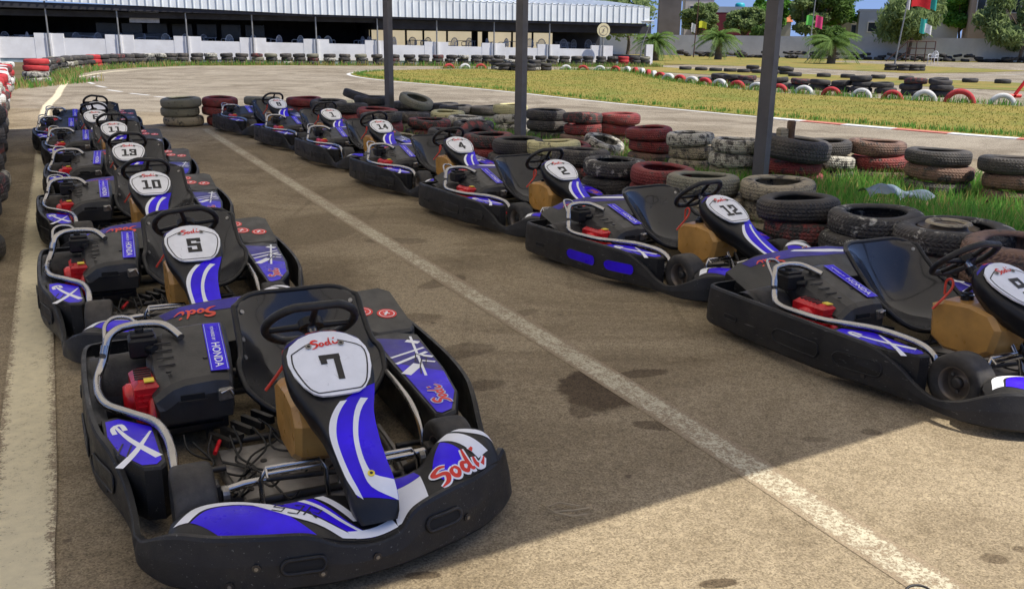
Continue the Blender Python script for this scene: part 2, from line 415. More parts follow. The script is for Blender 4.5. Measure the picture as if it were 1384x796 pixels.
KRED = paint_mat('kerb_red_paint', (.62,.20,.14), .98, (.4,.35,.3), 0); KWHT = paint_mat('kerb_white_paint', (.80,.79,.75), .92, (.4,.35,.3), 0)

def grass_ground(name, greens, dry, soil, k=.5):
    m, t, b = nt(name); co = coords(t)
    f = noise(t, co, 22, 6, .75); n2 = noise(t, co, .55, 5, .6, .4); n3 = noise(t, co, 4.5, 5, .65)
    c = mixc(t, ramp(t, n2, [(k-.14, (0,0,0)), (k+.14, (1,1,1))]).outputs[0], greens, dry)
    c = mixc(t, ramp(t, n3, [(.56, (0,0,0)), (.72, (.7,.7,.7))]).outputs[0], c, soil)
    c = mixc(t, 1, c, ramp(t, f, [(.3, (.70,.70,.68)), (.5, (1,1,1)), (.72, (1.25,1.22,1.15))]).outputs[0], 'MULTIPLY')
    t.links.new(c, b.inputs['Base Color']); b.inputs['Roughness'].default_value = .95; b.inputs['Specular IOR Level'].default_value = .1
    bump(t, b, f, .5, .03); return m
GRI = grass_ground('island_turf', (.155,.190,.036), (.285,.230,.058), (.265,.20,.066), .43)
GRV = grass_ground('verge_soil', (.10,.09,.04), (.17,.125,.075), (.12,.085,.055), .5)
GRF = grass_ground('far_turf', (.16,.19,.045), (.31,.225,.07), (.29,.19,.08), .48)
def leaf(name, a, c2, tr=.25):
    m, t, b = nt(name)
    oi = t.nodes.new('ShaderNodeNewGeometry'); 
    r = ramp(t, oi.outputs['Random Per Island'], [(0, a), (1, c2)])
    t.links.new(r.outputs[0], b.inputs['Base Color']); b.inputs['Roughness'].default_value = .7
    b.inputs['Specular IOR Level'].default_value = .25
    tl = t.nodes.new('ShaderNodeBsdfTranslucent'); t.links.new(r.outputs[0], tl.inputs[0])
    mx = t.nodes.new('ShaderNodeMixShader'); mx.inputs[0].default_value = tr
    out = t.nodes['Material Output']
    t.links.new(b.outputs[0], mx.inputs[1]); t.links.new(tl.outputs[0], mx.inputs[2]); t.links.new(mx.outputs[0], out.inputs[0])
    return m
BLADE = leaf('grass_blade', (.07,.26,.035), (.22,.44,.08), .5)
BLADEY = leaf('dry_grass_blade', (.33,.27,.09), (.48,.40,.16), .45)
BLADEI = leaf('turf_blade', (.20,.24,.04), (.34,.28,.07), .5)
LEAF1 = leaf('leaf_dark', (.075,.14,.035), (.16,.26,.06), .45)
LEAF2 = leaf('leaf_greygreen', (.17,.24,.09), (.32,.40,.16), .5)
LEAF3 = leaf('leaf_bright', (.09,.25,.04), (.21,.42,.07), .45)
LEAFP = leaf('palm_leaf', (.10,.19,.04), (.22,.33,.08), .4)
# ================================================================== GO-KART (x forward, y to the kart's left, z up; origin under the rear axle)
# ---- flat lettering helpers: a frame is (origin, X, Y); N = X x Y
class Frame:
    def __init__(s, o, X, Y):
        s.o = Vector(o); s.X = Vector(X).normalized(); s.Y = Vector(Y).normalized(); s.N = s.X.cross(s.Y).normalized()
        s.Y = s.N.cross(s.X)
    def p(s, a, b, h=0): return s.o + s.X*a + s.Y*b + s.N*h
class SurfFrame:
    """lettering that follows a surface z = f(x, y)"""
    def __init__(s, o, X, Y, f):
        s.o = Vector((o[0], o[1])); s.X = Vector(X).normalized(); s.Y = Vector(Y).normalized(); s.f = f
    def p(s, a, b, h=0):
        q = s.o + s.X*a + s.Y*b
        return Vector((q.x, q.y, s.f(q.x, q.y) + h))
def poly_on(mb, fr, pts, mat, h):
    mb.add([fr.p(a, b, h) for a, b in pts], [tuple(range(len(pts)))], mat)
def fan_on(mb, fr, pts, mat, h):
    cx = sum(p[0] for p in pts)/len(pts); cy = sum(p[1] for p in pts)/len(pts); n = len(pts)
    mb.add([fr.p(cx, cy, h)] + [fr.p(a, b, h) for a, b in pts], [(0, i+1, (i+1) % n+1) for i in range(n)], mat)
def stroke(mb, fr, pts, w, mat, h, closed=False, smooth=4):
    """ribbon along 2D points; w = width or list of widths"""
    if isinstance(w, (int, float)): w = [w]*len(pts)
    P = [(p[0], p[1], ww) for p, ww in zip(pts, w)]
    if closed: P.append(P[0])
    if smooth and len(P) > 2: P = catmull(P, smooth)
    L = []; n = len(P)
    for i, (x, y, ww) in enumerate(P):
        a = P[max(i-1, 0)]; b = P[min(i+1, n-1)]
        if closed and i in (0, n-1): a = P[n-2]; b = P[1]
        dx, dy = b[0]-a[0], b[1]-a[1]; l = math.hypot(dx, dy) or 1
        L.append(((x-dy/l*ww/2, y+dx/l*ww/2), (x+dy/l*ww/2, y-dx/l*ww/2)))
    V = [fr.p(*q, h) for pr in L for q in pr]
    mb.add(V, [(2*i, 2*i+1, 2*i+3, 2*i+2) for i in range(n-1)], mat)
def seg(mb, fr, x0, y0, x1, y1, w, mat, h, ext=.5):
    dx, dy = x1-x0, y1-y0; l = math.hypot(dx, dy); dx /= l; dy /= l
    x0 -= dx*w*ext; y0 -= dy*w*ext; x1 += dx*w*ext; y1 += dy*w*ext
    nx, ny = -dy*w/2, dx*w/2
    poly_on(mb, fr, [(x0-nx, y0-ny), (x1-nx, y1-ny), (x1+nx, y1+ny), (x0+nx, y0+ny)], mat, h)
GL = {  # block numerals on a 0.62 x 1 cell
 '0': [(.11,.9,.51,.9),(.51,.9,.51,.1),(.51,.1,.11,.1),(.11,.1,.11,.9)],
 '1': [(.33,.9,.33,.1),(.14,.92,.33,.92),(.12,.08,.54,.08)],
 '2': [(.10,.9,.50,.9),(.50,.9,.50,.56),(.50,.52,.12,.34),(.11,.34,.11,.1),(.10,.1,.54,.1),(.09,.9,.09,.72)],
 '3': [(.10,.9,.50,.9),(.50,.9,.50,.1),(.50,.1,.10,.1),(.22,.52,.48,.52),(.09,.9,.09,.74),(.09,.1,.09,.26)],
 '4': [(.44,.95,.44,.08),(.08,.36,.56,.36),(.40,.92,.11,.42)],
 '5': [(.11,.9,.52,.9),(.11,.9,.11,.54),(.11,.54,.51,.54),(.51,.54,.51,.1),(.51,.1,.10,.1),(.09,.1,.09,.27),(.53,.9,.53,.80)],
 '6': [(.11,.9,.51,.9),(.11,.9,.11,.1),(.11,.1,.51,.1),(.51,.1,.51,.52),(.51,.52,.11,.52)],
 '7': [(.07,.9,.50,.9),(.49,.88,.45,.06),(.08,.9,.08,.72)],
 '8': [(.11,.9,.51,.9),(.51,.9,.51,.1),(.51,.1,.11,.1),(.11,.1,.11,.9),(.11,.52,.51,.52)],
 '9': [(.51,.1,.11,.1),(.51,.9,.51,.1),(.11,.9,.51,.9),(.11,.9,.11,.50),(.11,.50,.51,.50)]}
def numeral(mb, fr, txt, height, mat, h, t=.2, cx=0, cy=0, wx=1.0):
    W = .72*height*wx; tot = W*len(txt) - .10*height*wx
    for k, ch in enumerate(txt):
        ox = cx - tot/2 + k*W; oy = cy - height/2
        for i, (a, b, c, d) in enumerate(GL[ch]):
            seg(mb, fr, ox+a*height*wx, oy+b*height, ox+c*height*wx, oy+d*height, t*height, mat, h + i*.00012, .5)
SCRIPT = [  # brush script word, unit height about 1, length about 2.9
 ([(.80,.78),(.55,.95),(.22,.86),(.18,.66),(.50,.52),(.62,.34),(.42,.06),(.02,-.06)], [.10,.20,.24,.22,.20,.24,.18,.06]),
 ([(1.05,.52),(.86,.40),(.86,.16),(1.05,.10),(1.20,.28),(1.12,.48),(1.02,.46)], [.10,.18,.2,.18,.16,.14,.06]),
 ([(1.72,.40),(1.52,.46),(1.40,.24),(1.56,.10),(1.76,.26)], [.1,.18,.2,.16,.1]),
 ([(1.92,1.02),(1.80,.55),(1.82,.16),(2.0,.12)], [.08,.18,.18,.08]),
 ([(2.18,.50),(2.16,.22),(2.40,.14),(2.75,.40)], [.1,.2,.16,.05]),
 ([(2.26,.78),(2.44,.88)], [.18,.1])]
def script(mb, fr, s, mat, h, halo=None, rot=0, ox=0, oy=0):
    c, sn = math.cos(rot), math.sin(rot)
    def tr(p): return (ox + s*(c*(p[0]-1.35) - sn*(p[1]-.45)), oy + s*(sn*(p[0]-1.35) + c*(p[1]-.45)))
    for i, (pts, w) in enumerate(SCRIPT):
        q = [tr(p) for p in pts]
        if halo: stroke(mb, fr, q, [x*s+.16*s for x in w], halo, h + i*.0001)
        stroke(mb, fr, q, [x*s for x in w], mat, h + .0008 + i*.0001)
_txt = {}
def text_on(mb, fr, body, size, mat, h, ox=0, oy=0, sx=1.0):
    key = body
    if key not in _txt:
        cu = bpy.data.curves.new('lettering', 'FONT'); cu.body = body; cu.size = 1; cu.align_x = 'CENTER'; cu.align_y = 'CENTER'; cu.resolution_u = 2; cu.offset = .012
        ob = bpy.data.objects.new('lettering', cu); col.objects.link(ob)
        dg = bpy.context.evaluated_depsgraph_get(); me = bpy.data.meshes.new_from_object(ob.evaluated_get(dg))
        _txt[key] = ([tuple(v.co) for v in me.vertices], [tuple(p.vertices) for p in me.polygons])
        bpy.data.objects.remove(ob); bpy.data.curves.remove(cu); bpy.data.meshes.remove(me)
    V, F = _txt[key]
    mb.add([fr.p(ox + x*size*sx, oy + y*size, h) for x, y, z in V], F, mat)

YC = -.058   # the chassis centre line lies to the right of the steering column
# ---- wrap-around bumper -------------------------------------------------------
PATH_R = [(-.36,-.45,.235,.05),(-.355,-.60,.235,.05),(-.33,-.70,.24,.045),(-.26,-.757,.245,.04),(0,-.768,.25,.04),(.4,-.76,.25,.04),(.65,-.738,.245,.04),
 (.80,-.70,.228,.04),(.92,-.668,.172,.036),(1.02,-.652,.108,.035),(1.12,-.65,.088,.035),(1.22,-.645,.115,.035),(1.31,-.61,.162,.035),
 (1.375,-.56,.186,.035),(1.44,-.47,.19,.035),(1.495,-.34,.192,.035),(1.52,-.22,.182,.035),(1.528,-.13,.142,.035),(1.522,-.03,.122,.035),
 (1.514,.05,.135,.035),(1.50,.11,.185,.035),(1.47,.22,.206,.035),(1.42,.34,.206,.035),(1.35,.44,.206,.035),(1.27,.51,.21,.035),
 (1.20,.53,.14,.035),(1.12,.535,.09,.035),(1.02,.538,.104,.035),(.92,.555,.165,.036),(.80,.585,.215,.04),(.65,.618,.235,.04),(.4,.638,.245,.04),
 (0,.645,.245,.04),(-.26,.635,.24,.04),(-.33,.58,.235,.045),(-.355,.48,.23,.05),(-.36,.34,.23,.05)]
BP = catmull(PATH_R, 6)
def bump_frame(i):
    a = BP[max(i-1,0)]; b = BP[min(i+1,len(BP)-1)]
    dx, dy = b[0]-a[0], b[1]-a[1]; l = math.hypot(dx, dy) or 1
    return dy/l, -dx/l            # outward normal (path runs rear-right, front, rear-left)
def make_bumper(root):
    mb = MB(); rings = []
    for i, (x, y, zt, zb) in enumerate(BP):
        nx, ny = bump_frame(i); th = .013; H = zt-zb
        lean = .16*H if x > 1.15 else .04*H
        ring = []
        for (o, fz) in ((.004,0),(.010,.06),(.0125,.5),(.009,.94),(.004,1.0),(-th+.002,1.0),(-th+.006,.92),(-th+.008,.1),(-th+.004,0)):
            k = o - lean*fz
            ring.append((x+nx*k, y+ny*k, zb+H*fz))
        rings.append(ring)
    for k in range(9):
        mb.loft([[r[k], r[(k+1) % 9]] for r in rings], BLK, False, True, False)
    for r_ in (rings[0][::-1], rings[-1]): mb.add(r_, [tuple(range(9))], BLK)
    # bolts along the front
    for (s_, zz) in ((.415,.11),(.455,.075),(.50,.085),(.60,.10),(.40,.06)):
        i = int(s_*(len(BP)-1)); x, y, zt, zb = BP[i]; nx, ny = bump_frame(i)
        f = (zz-zb)/(zt-zb); k = .014 - .16*(zt-zb)*f
        mb.disc((x+nx*k, y+ny*k, zz), .012, IRON, (nx, ny, 0), 14, .003); mb.disc((x+nx*(k+.003), y+ny*(k+.003), zz), .006, BOLT, (nx, ny, 0), 6, .003)
    # a mould seam each side of the nose
    o = mb.build('wraparound_bumper', root)
    # nose handle slots, their inner shade painted black, and long recesses along the flanks
    def patch(s0, s1, z0, z1, depth_mat, rim_mat, name, rimw=.012, zt0=None, zt1=None):
        q = MB(); n = 18
        def P(u, v, h):
            s = s0+(s1-s0)*u; f = s*(len(BP)-1); i = min(int(f), len(BP)-2); w = f-i
            x, y, zt, zb = [a+(b-a)*w for a, b in zip(BP[i], BP[i+1])]
            nx, ny = bump_frame(i)
            za = z0 + ((zt0 or 0)-0)*u; zz = za + (z1-z0)*v
            ff = (zz-zb)/(zt-zb); lean = .16*(zt-zb) if x > 1.15 else .04*(zt-zb)
            k = .0145 - abs(ff-.5)*.012 - lean*ff + h
            return (x+nx*k, y+ny*k, zz)
        Ls = math.dist(P(0,.5,0), P(1,.5,0)); r = (z1-z0)/Ls/2
        out = []
        for k in range(8):
            a = math.pi/2 + math.pi*k/7; out.append((r + r*math.cos(a), .5+.5*math.sin(a)))
        for k in range(1, 6): out.append((r+(1-2*r)*k/6, 0))
        for k in range(8):
            a = -math.pi/2 + math.pi*k/7; out.append((1-r + r*math.cos(a), .5+.5*math.sin(a)))
        for k in range(1, 6): out.append((1-r-(1-2*r)*k/6, 1))
        q.add([P(.5,.5,.0045)] + [P(u, v, .0025) for u, v in out], [(0, (k+1) % len(out)+1, k+1) for k in range(len(out))], depth_mat)
        q.tube([P(u, v, .0025) for u, v in out], rimw/2, rim_mat, 6, closed=True)
        return q.build(name, o)
    patch(.426, .457, .085, .125, SLOT, BLK, 'handle_slot')
    patch(.563, .592, .105, .145, SLOT, BLK, 'handle_slot')
    for (a, b) in ((.128,.153),(.163,.207)):
        patch(a, b, .095, .165, BLK, BLK, 'flank_recess', .008)
    patch(.100, .109, .11, .135, SLOT, BLK, 'mounting_slot', .006)
    return o, patch

# ---- seat -------------------------------------------------------------------------
SP = [(.0,.022,.485,.250,.035),(.1,.05,.43,.256,.075),(.25,.095,.335,.258,.115),(.4,.155,.245,.262,.145),(.55,.225,.172,.276,.165),(.7,.315,.13,.284,.160),(.85,.42,.118,.276,.125),(.95,.51,.125,.25,.07),(1,.56,.14,.225,.03)]
SPS = catmull(SP, 6)
def seat_S(u, v, off=0):
    a0 = abs(2*u-1); v = min(1, max(0, v + (1-v)**3*.10*a0**7 - v**8*.12*a0**4))
    w = lerpk(SPS, v); w2 = lerpk(SPS, min(1, v+.02)); w1 = lerpk(SPS, max(0, v-.02))
    x, z, hw, wing = w
    tx, tz = w2[0]-w1[0], w2[1]-w1[1]; l = math.hypot(tx, tz) or 1
    nx, nz = -tz/l, tx/l                         # towards the driver
    if nx*.6+nz*.8 < 0: nx, nz = -nx, -nz
    a = 2*u-1
    s = abs(a)**2.2
    y = hw*a
    k = wing*s + off
    top = -.018*abs(a)**5*(1 if v < .06 else 0)
    return (x+nx*k, .07+y, z+nz*k+top)
def make_seat(root):
    mb = MB()
    mb.grid(lambda u, v: seat_S(u, v, 0), 28, 34, SEAT)
    mb.grid(lambda u, v: seat_S(1-u, v, -.014), 28, 34, BLKM)
    rim = [seat_S(i/28, 0, -.006) for i in range(29)] + [seat_S(1, j/34, -.006) for j in range(1, 35)] + [seat_S(1-i/28, 1, -.006) for i in range(1, 29)] + [seat_S(0, 1-j/34, -.006) for j in range(1, 34)]
    mb.tube(rim, .0125, BLKM, 8, closed=True)
    for (u, v) in ((.06,.10),(.94,.10),(.03,.3),(.035,.45),(.5,.93)):
        p = Vector(seat_S(u, v, .001)); e1 = Vector(seat_S(u+.01, v, .001))-p; e2 = Vector(seat_S(u, v+.01, .001))-p
        n = e1.cross(e2); n = n if n.x > 0 else -n
        mb.disc(p, .010, BOLT, n, 12, .004)
    # stays down to the chassis
    for y in (-.13, .27):
        mb.tube([(.10, y, .30), (-.02, y*1.05, .16), (-.05, y*1.05, .07)], .010, IRON, 6)
    return mb.build('seat', root)

# ---- wheels -----------------------------------------------------------------------
def make_wheel(root, x, y, r, w, name='wheel'):
    s = 1 if y > 0 else -1
    h = w/2
    t = MB()
    t.revolve([(r*.56,-h*.82),(r*.66,-h*.95),(r*.82,-h),(r*.94,-h*.93),(r*.985,-h*.78),(r,-h*.5),(r,0),(r,h*.5),(r*.985,h*.78),(r*.94,h*.93),(r*.82,h),(r*.66,h*.95),(r*.56,h*.82)], RUB, 40, 'y')
    wheel = empty(name); wheel.parent = root; wheel.location = (x, y, r)
    t.build('tyre', wheel)
    m = MB()
    m.revolve([(r*.57,-h*.84),(r*.54,-h*.84),(r*.50,-h*.5),(r*.47,0),(r*.50,h*.5),(r*.54,h*.84),(r*.57,h*.84)], RIM, 32, 'y')
    m.revolve([(.001,s*h*.30),(r*.22,s*h*.30),(r*.26,s*h*.10),(r*.48,s*h*.06)], RIM, 32, 'y')
    m.revolve([(r*.20,s*h*.30),(r*.20,s*h*.62),(r*.12,s*h*.66),(.001,s*h*.66)], IRON, 18, 'y')
    for k in range(3):
        a = 2*math.pi*k/3+.4
        m.disc((math.cos(a)*r*.34, s*h*.09, math.sin(a)*r*.34), .008, BOLT, (0, s, 0), 6, .008)
    m.build('rim', wheel)
    return wheel

# ---- front fairing with number plate ------------------------------------------------
FS = [  # t, x, z, half width, depth below the surface
 (0.0,.79,.502,.075,.02),(.06,.805,.518,.116,.05),(.18,.865,.488,.144,.085),(.36,.965,.433,.143,.11),(.50,1.05,.388,.118,.11),(.60,1.125,.356,.092,.105),(.70,1.215,.318,.078,.105),
 (.80,1.31,.277,.072,.105),(.88,1.385,.245,.072,.10),(.94,1.43,.205,.070,.09),(.98,1.455,.175,.064,.06),(1.0,1.465,.155,.054,.03)]
FSS = catmull([q for q in FS], 5)
def fair_top(u, v, h=0):
    """u -1..1 across (minus = kart's right), v 0..1 down the spine"""
    t, x, z, hw, dp = (v,)+tuple(lerpk(FSS, v)); a = lerpk(FSS, max(0, v-.02)); b = lerpk(FSS, min(1, v+.02))
    tx, tz = b[0]-a[0], b[1]-a[1]; l = math.hypot(tx, tz) or 1
    n = (-tz/l, tx/l); n = n if n[1] > 0 else (-n[0], -n[1])
    cr = .20*hw*(1-u*u) + h
    return Vector((x+n[0]*cr, hw*u*.98, z+n[1]*cr))
def make_fairing(root):
    mb = MB(); NU = 12
    V = [i/48 for i in range(49)]
    o = len(mb.v); rings = []
    for v in V:
        t, x, z, hw, dp = (v,)+tuple(lerpk(FSS, v)); a = lerpk(FSS, max(0, v-.02)); b = lerpk(FSS, min(1, v+.02))
        tx, tz = b[0]-a[0], b[1]-a[1]; l = math.hypot(tx, tz) or 1
        n = (-tz/l, tx/l); n = n if n[1] > 0 else (-n[0], -n[1])
        ring = [fair_top(-1+2*i/NU, v) for i in range(NU+1)]
        for (yy, kk) in ((1.0,-.25),(.96,-.6),(.80,-1.0),(0,-1.05),(-.80,-1.0),(-.96,-.6),(-1.0,-.25)):
            ring.append(Vector((x+n[0]*kk*dp, hw*yy, z+n[1]*kk*dp)))
        rings.append(ring)
    mb.loft(rings, BLKM, True, True)
    fo = mb.build('front_fairing', root)
    # livery: blue side with white sweeps running to the tip
    d = MB()
    def strip(a, b, mat, h, n=24):
        A = catmull(a, max(2, n//(len(a)-1))); B = catmull(b, max(2, n//(len(b)-1)))
        m = 6; k = len(A)
        P = []
        for (ua, va), (ub, vb) in zip(A, B):
            for j in range(m+1):
                w = j/m; P.append(fair_top(ua+(ub-ua)*w, va+(vb-va)*w, h))
        F = [(i*(m+1)+j, i*(m+1)+j+1, (i+1)*(m+1)+j+1, (i+1)*(m+1)+j) for i in range(k-1) for j in range(m)]
        d.add(P, F, mat, True)
    strip([(.02,.545),(-.62,.63),(-.95,.72),(-.98,.84),(-.75,.92)], [(1.0,.44),(1.0,.56),(1.0,.70),(1.0,.84),(1.0,.95)], BLUE, .0016)
    strip([(-.10,.545),(-.74,.63),(-1.0,.71),(-1.0,.84),(-.8,.91)], [(.12,.545),(-.46,.63),(-.78,.72),(-.78,.84),(-.55,.93)], WHITE, .0028)
    strip([(.56,.535),(.16,.63),(-.16,.73),(-.25,.83),(-.1,.90),(.98,.95)], [(.80,.535),(.38,.63),(.05,.73),(.0,.82),(.2,.865),(.98,.885)], WHITE, .0028)
    d.disc(fair_top(0.05, .86, .003), .011, YEL, (.45,0,.9), 14, .003)
    d.disc(fair_top(0.05, .86, .006), .005, INK, (.45,0,.9), 10, .001)
    # coloured band round the head of the fairing
    strip([(-.95,.10),(-.5,.045),(0,.035),(.5,.045),(.95,.10)], [(-1.0,.13),(-.55,.08),(0,.065),(.55,.08),(1.0,.13)], NAVY, .0016)
    strip([(-.45,.045),(-.2,.036),(.0,.033)], [(-.45,.062),(-.2,.056),(.0,.053)], REDI, .0026)
    strip([(.12,.034),(.3,.038),(.5,.047)], [(.12,.054),(.3,.058),(.5,.064)], REDI, .0026)
    d.build('livery_sticker', fo)
    return fo
PL_OUT = [(-.5,.07),(-.488,.20),(-.43,.33),(-.30,.43),(-.15,.485),(0,.5),(.15,.485),(.30,.43),(.43,.33),(.488,.20),(.5,.07),(.47,-.12),(.40,-.30),(.31,-.43),(.22,-.485),(.1,-.5),(-.1,-.5),(-.22,-.485),(-.31,-.43),(-.40,-.30),(-.47,-.12)]
PL_LINE = [(-.43,.20),(-.25,.30),(-.16,.335),(.16,.335),(.25,.30),(.43,.20),(.445,0),(.36,-.30),(.28,-.415),(.19,-.445),(-.19,-.445),(-.28,-.415),(-.36,-.30),(-.445,0)]
def make_plate(fairing, num):
    mb = MB()
    X = (0,1,0); Yd = Vector((-.245,0,.128))
    o = Vector((.942,0,.4665)) ; fr0 = Frame(o, X, Yd)
    W, Hh = .276, .288
    class F2:
        def p(s, a, b, h=0): return fr0.p(a*W, b*Hh, h + .0125 - .030*(a*a*1.1))   # gently crowned like the fairing under it
    fr = F2()
    n = len(PL_OUT); rings = 6
    V = [fr.p(0,0,.004)]; F = []
    for r in range(1, rings+1):
        for a, b in PL_OUT: V.append(fr.p(a*r/rings, b*r/rings, .004))
    for i in range(n):
        j = (i+1) % n; F.append((0, 1+j, 1+i))
        for r in range(rings-1): F.append((1+r*n+i, 1+r*n+j, 1+(r+1)*n+j, 1+(r+1)*n+i))
    mb.add(V, [f[::-1] if len(f) == 3 else f[::-1] for f in F], PLATE, True)
    edge = [fr.p(a, b, .004) for a, b in PL_OUT]; edge2 = [fr.p(a*.985, b*.985, -.006) for a, b in PL_OUT]
    mb.loft([edge, edge2], PLATE, False, False)
    class F3:
        def p(s, a, b, h=0): return fr.p(a/W, b/Hh, h)
    f3 = F3()
    # ring line (two open halves leave a gap behind the script)
    ln = [(a*W, b*Hh) for a, b in PL_LINE]
    stroke(mb, f3, ln[:3], .0048, INK, .0050, smooth=3); stroke(mb, f3, ln[3:]+[ln[0]], .0048, INK, .0050, smooth=3)
    if num: numeral(mb, f3, num, .112 if len(num) == 1 else .104, INK, .0054, .19, .002, -.022, 1.0 if len(num) == 1 else .92)
    script(mb, f3, .036, REDI, .0058, None, .10, -.002, .088)
    for x in (-.058, .052):
        mb.disc(f3.p(x, .078, .0075), .0105, BOLT, (.46,0,.88), 14, .002); mb.disc(f3.p(x, .078, .0098), .0055, INK, (.46,0,.88), 10, .0008)
    # faint scuffs
    for k in range(5):
        a, b = random.uniform(-.1,.1), random.uniform(-.12,.0)
        stroke(mb, f3, [(a, b), (a+random.uniform(-.012,.012), b+random.uniform(.01,.03))], [.0014,.0006], flat_scuff, .0049, smooth=0)
    return mb.build('number_plate', fairing)
flat_scuff = flat('scuff_grey', (.42,.42,.43), .6)

# ---- nose panel between the front wheels -----------------------------------------------
NP = [  # y, rear x, rear z, front x, front z, crown
 (-.575,1.29,.145,1.33,.140,.00),(-.555,1.25,.168,1.36,.160,.01),(-.48,1.225,.190,1.42,.172,.02),(-.38,1.235,.190,1.465,.176,.02),(-.26,1.285,.180,1.49,.170,.015),(-.18,1.30,.186,1.50,.168,.01),
 (-.11,1.285,.178,1.50,.140,.01),(-.02,1.30,.168,1.495,.122,.01),(.07,1.265,.178,1.485,.138,.01),(.14,1.265,.184,1.470,.170,.01),(.20,1.255,.198,1.445,.198,.015),(.27,1.20,.240,1.415,.205,.025),
 (.34,1.185,.268,1.385,.208,.03),(.42,1.19,.264,1.34,.206,.03),(.455,1.225,.236,1.315,.198,.01),(.465,1.26,.20,1.30,.18,0)]
NPS = catmull(NP, 4)
def nose_S(u, v, h=0):
    y = -.575 + 1.04*u
    xr, zr, xf, zf, cr = lerpk(NPS, y)
    c = 4*v*(1-v)*cr
    return (xr+(xf-xr)*v, y, zr+(zf-zr)*v + c + h)
def make_nose(root):
    mb = MB()
    mb.grid(lambda u, v: nose_S(1-u, v), 60, 14, BLKM)
    # rolled rear edge and under-skirt
    for vv in (0, 1):
        e1 = [nose_S(i/60, vv) for i in range(61)]
        e2 = [(x - (.01 if vv == 0 else -.004), y, z-.05) for x, y, z in e1]
        mb.loft([e1, e2] if vv else [e2, e1], BLKM, False, True, False)
    for uu in (0, 1):
        e1 = [nose_S(uu, j/14) for j in range(15)]; e2 = [(x, y + (-.006 if uu == 0 else .006), z-.06) for x, y, z in e1]
        mb.loft([e1, e2] if uu == 0 else [e2, e1], BLKM, False, True, False)
    no = mb.build('nose_panel', root)
    d = MB()
    def Y(y): return (y+.575)/1.04
    def strip(a, b, mat, h, n=16, m=8):
        A = catmull(a, max(2, n//(len(a)-1))); B = catmull(b, max(2, n//(len(b)-1))); P = []
        for (ya, va), (yb, vb) in zip(A, B):
            for j in range(m+1):
                w = j/m; P.append(nose_S(Y(ya+(yb-ya)*w), va+(vb-va)*w, h))
        d.add(P, [(i*(m+1)+j, i*(m+1)+j+1, (i+1)*(m+1)+j+1, (i+1)*(m+1)+j) for i in range(len(A)-1) for j in range(m)], mat, True)
    # kart's right wing: white leading edge, big blue field, white bands
    strip([(-.555,.40),(-.50,.10),(-.42,.04),(-.34,.04)], [(-.515,.50),(-.47,.26),(-.40,.18),(-.33,.16)], WHITE, .0022)
    strip([(-.51,.52),(-.46,.28),(-.39,.20),(-.32,.20),(-.26,.34)], [(-.44,.90),(-.38,.97),(-.32,.97),(-.25,.97),(-.19,.97)], BLUE, .0015)
    strip([(-.375,.03),(-.29,.30),(-.20,.66),(-.12,.97)], [(-.285,.03),(-.225,.30),(-.155,.66),(-.07,.97)], WHITE, .0024)
    strip([(-.275,.03),(-.215,.30),(-.145,.66),(-.065,.97)], [(-.16,.03),(-.13,.30),(-.085,.66),(-.02,.97)], BLUE, .0016)
    strip([(-.205,.03),(-.165,.3),(-.11,.66),(-.04,.95)], [(-.185,.03),(-.147,.3),(-.094,.66),(-.026,.95)], WHITE, .0028)
    strip([(-.155,.03),(-.115,.3),(-.07,.66)], [(-.125,.03),(-.085,.3),(-.045,.66)], WHITE, .0030)
    # outlined block letters on the white band
    fr = SurfFrame((1.375,-.19), (.10,.13), (-.13,.10), lambda x, y: nose_S(Y(y), max(0, min(1, (x-lerpk(NPS, y)[0])/(lerpk(NPS, y)[2]-lerpk(NPS, y)[0]))))[2])
    for pts in ([(-.085,.02),(-.105,.02),(-.105,-.005),(-.07,-.005),(-.07,-.028),(-.10,-.028)], [(-.05,.02),(-.02,.02),(-.02,-.028),(-.05,-.028)], [(.0,-.028),(.0,.02),(.035,.02),(.035,-.004),(.004,-.004),(.04,-.028)]):
        stroke(d, fr, pts, .006, INK, .0038, smooth=0)
    # centre bay
    strip([(.055,.06),(.17,.06)], [(.065,.35),(.175,.30)], BLUE, .0016, 8)
    strip([(.06,.36),(.175,.31)], [(.05,.95),(.16,.95)], WHITE, .0018, 8)
    strip([(-.10,.86),(.04,.80)], [(-.08,.98),(.05,.97)], WHITE, .0034, 8)
    # kart's left wing
    strip([(.20,.55),(.235,.28),(.28,.12)], [(.235,.95),(.285,.92),(.34,.90)], BLUE, .0016, 12)
    strip([(.275,.05),(.315,.40),(.365,.85)], [(.315,.03),(.36,.36),(.41,.80)], WHITE, .0020, 12)
    strip([(.33,.03),(.37,.30),(.43,.50),(.455,.42)], [(.36,.03),(.395,.20),(.435,.32),(.455,.28)], WHITE, .0022, 12)
    def nz(x, y):
        q = lerpk(NPS, y); v = max(0, min(1, (x-q[0])/(q[2]-q[0]))); return nose_S(Y(y), v)[2]
    script(d, SurfFrame((1.365,.29), (-.10,.30), (-.30,-.10), nz), .072, REDI, .0040, WHITE, .0)
    d.build('livery_sticker', no)
    return no

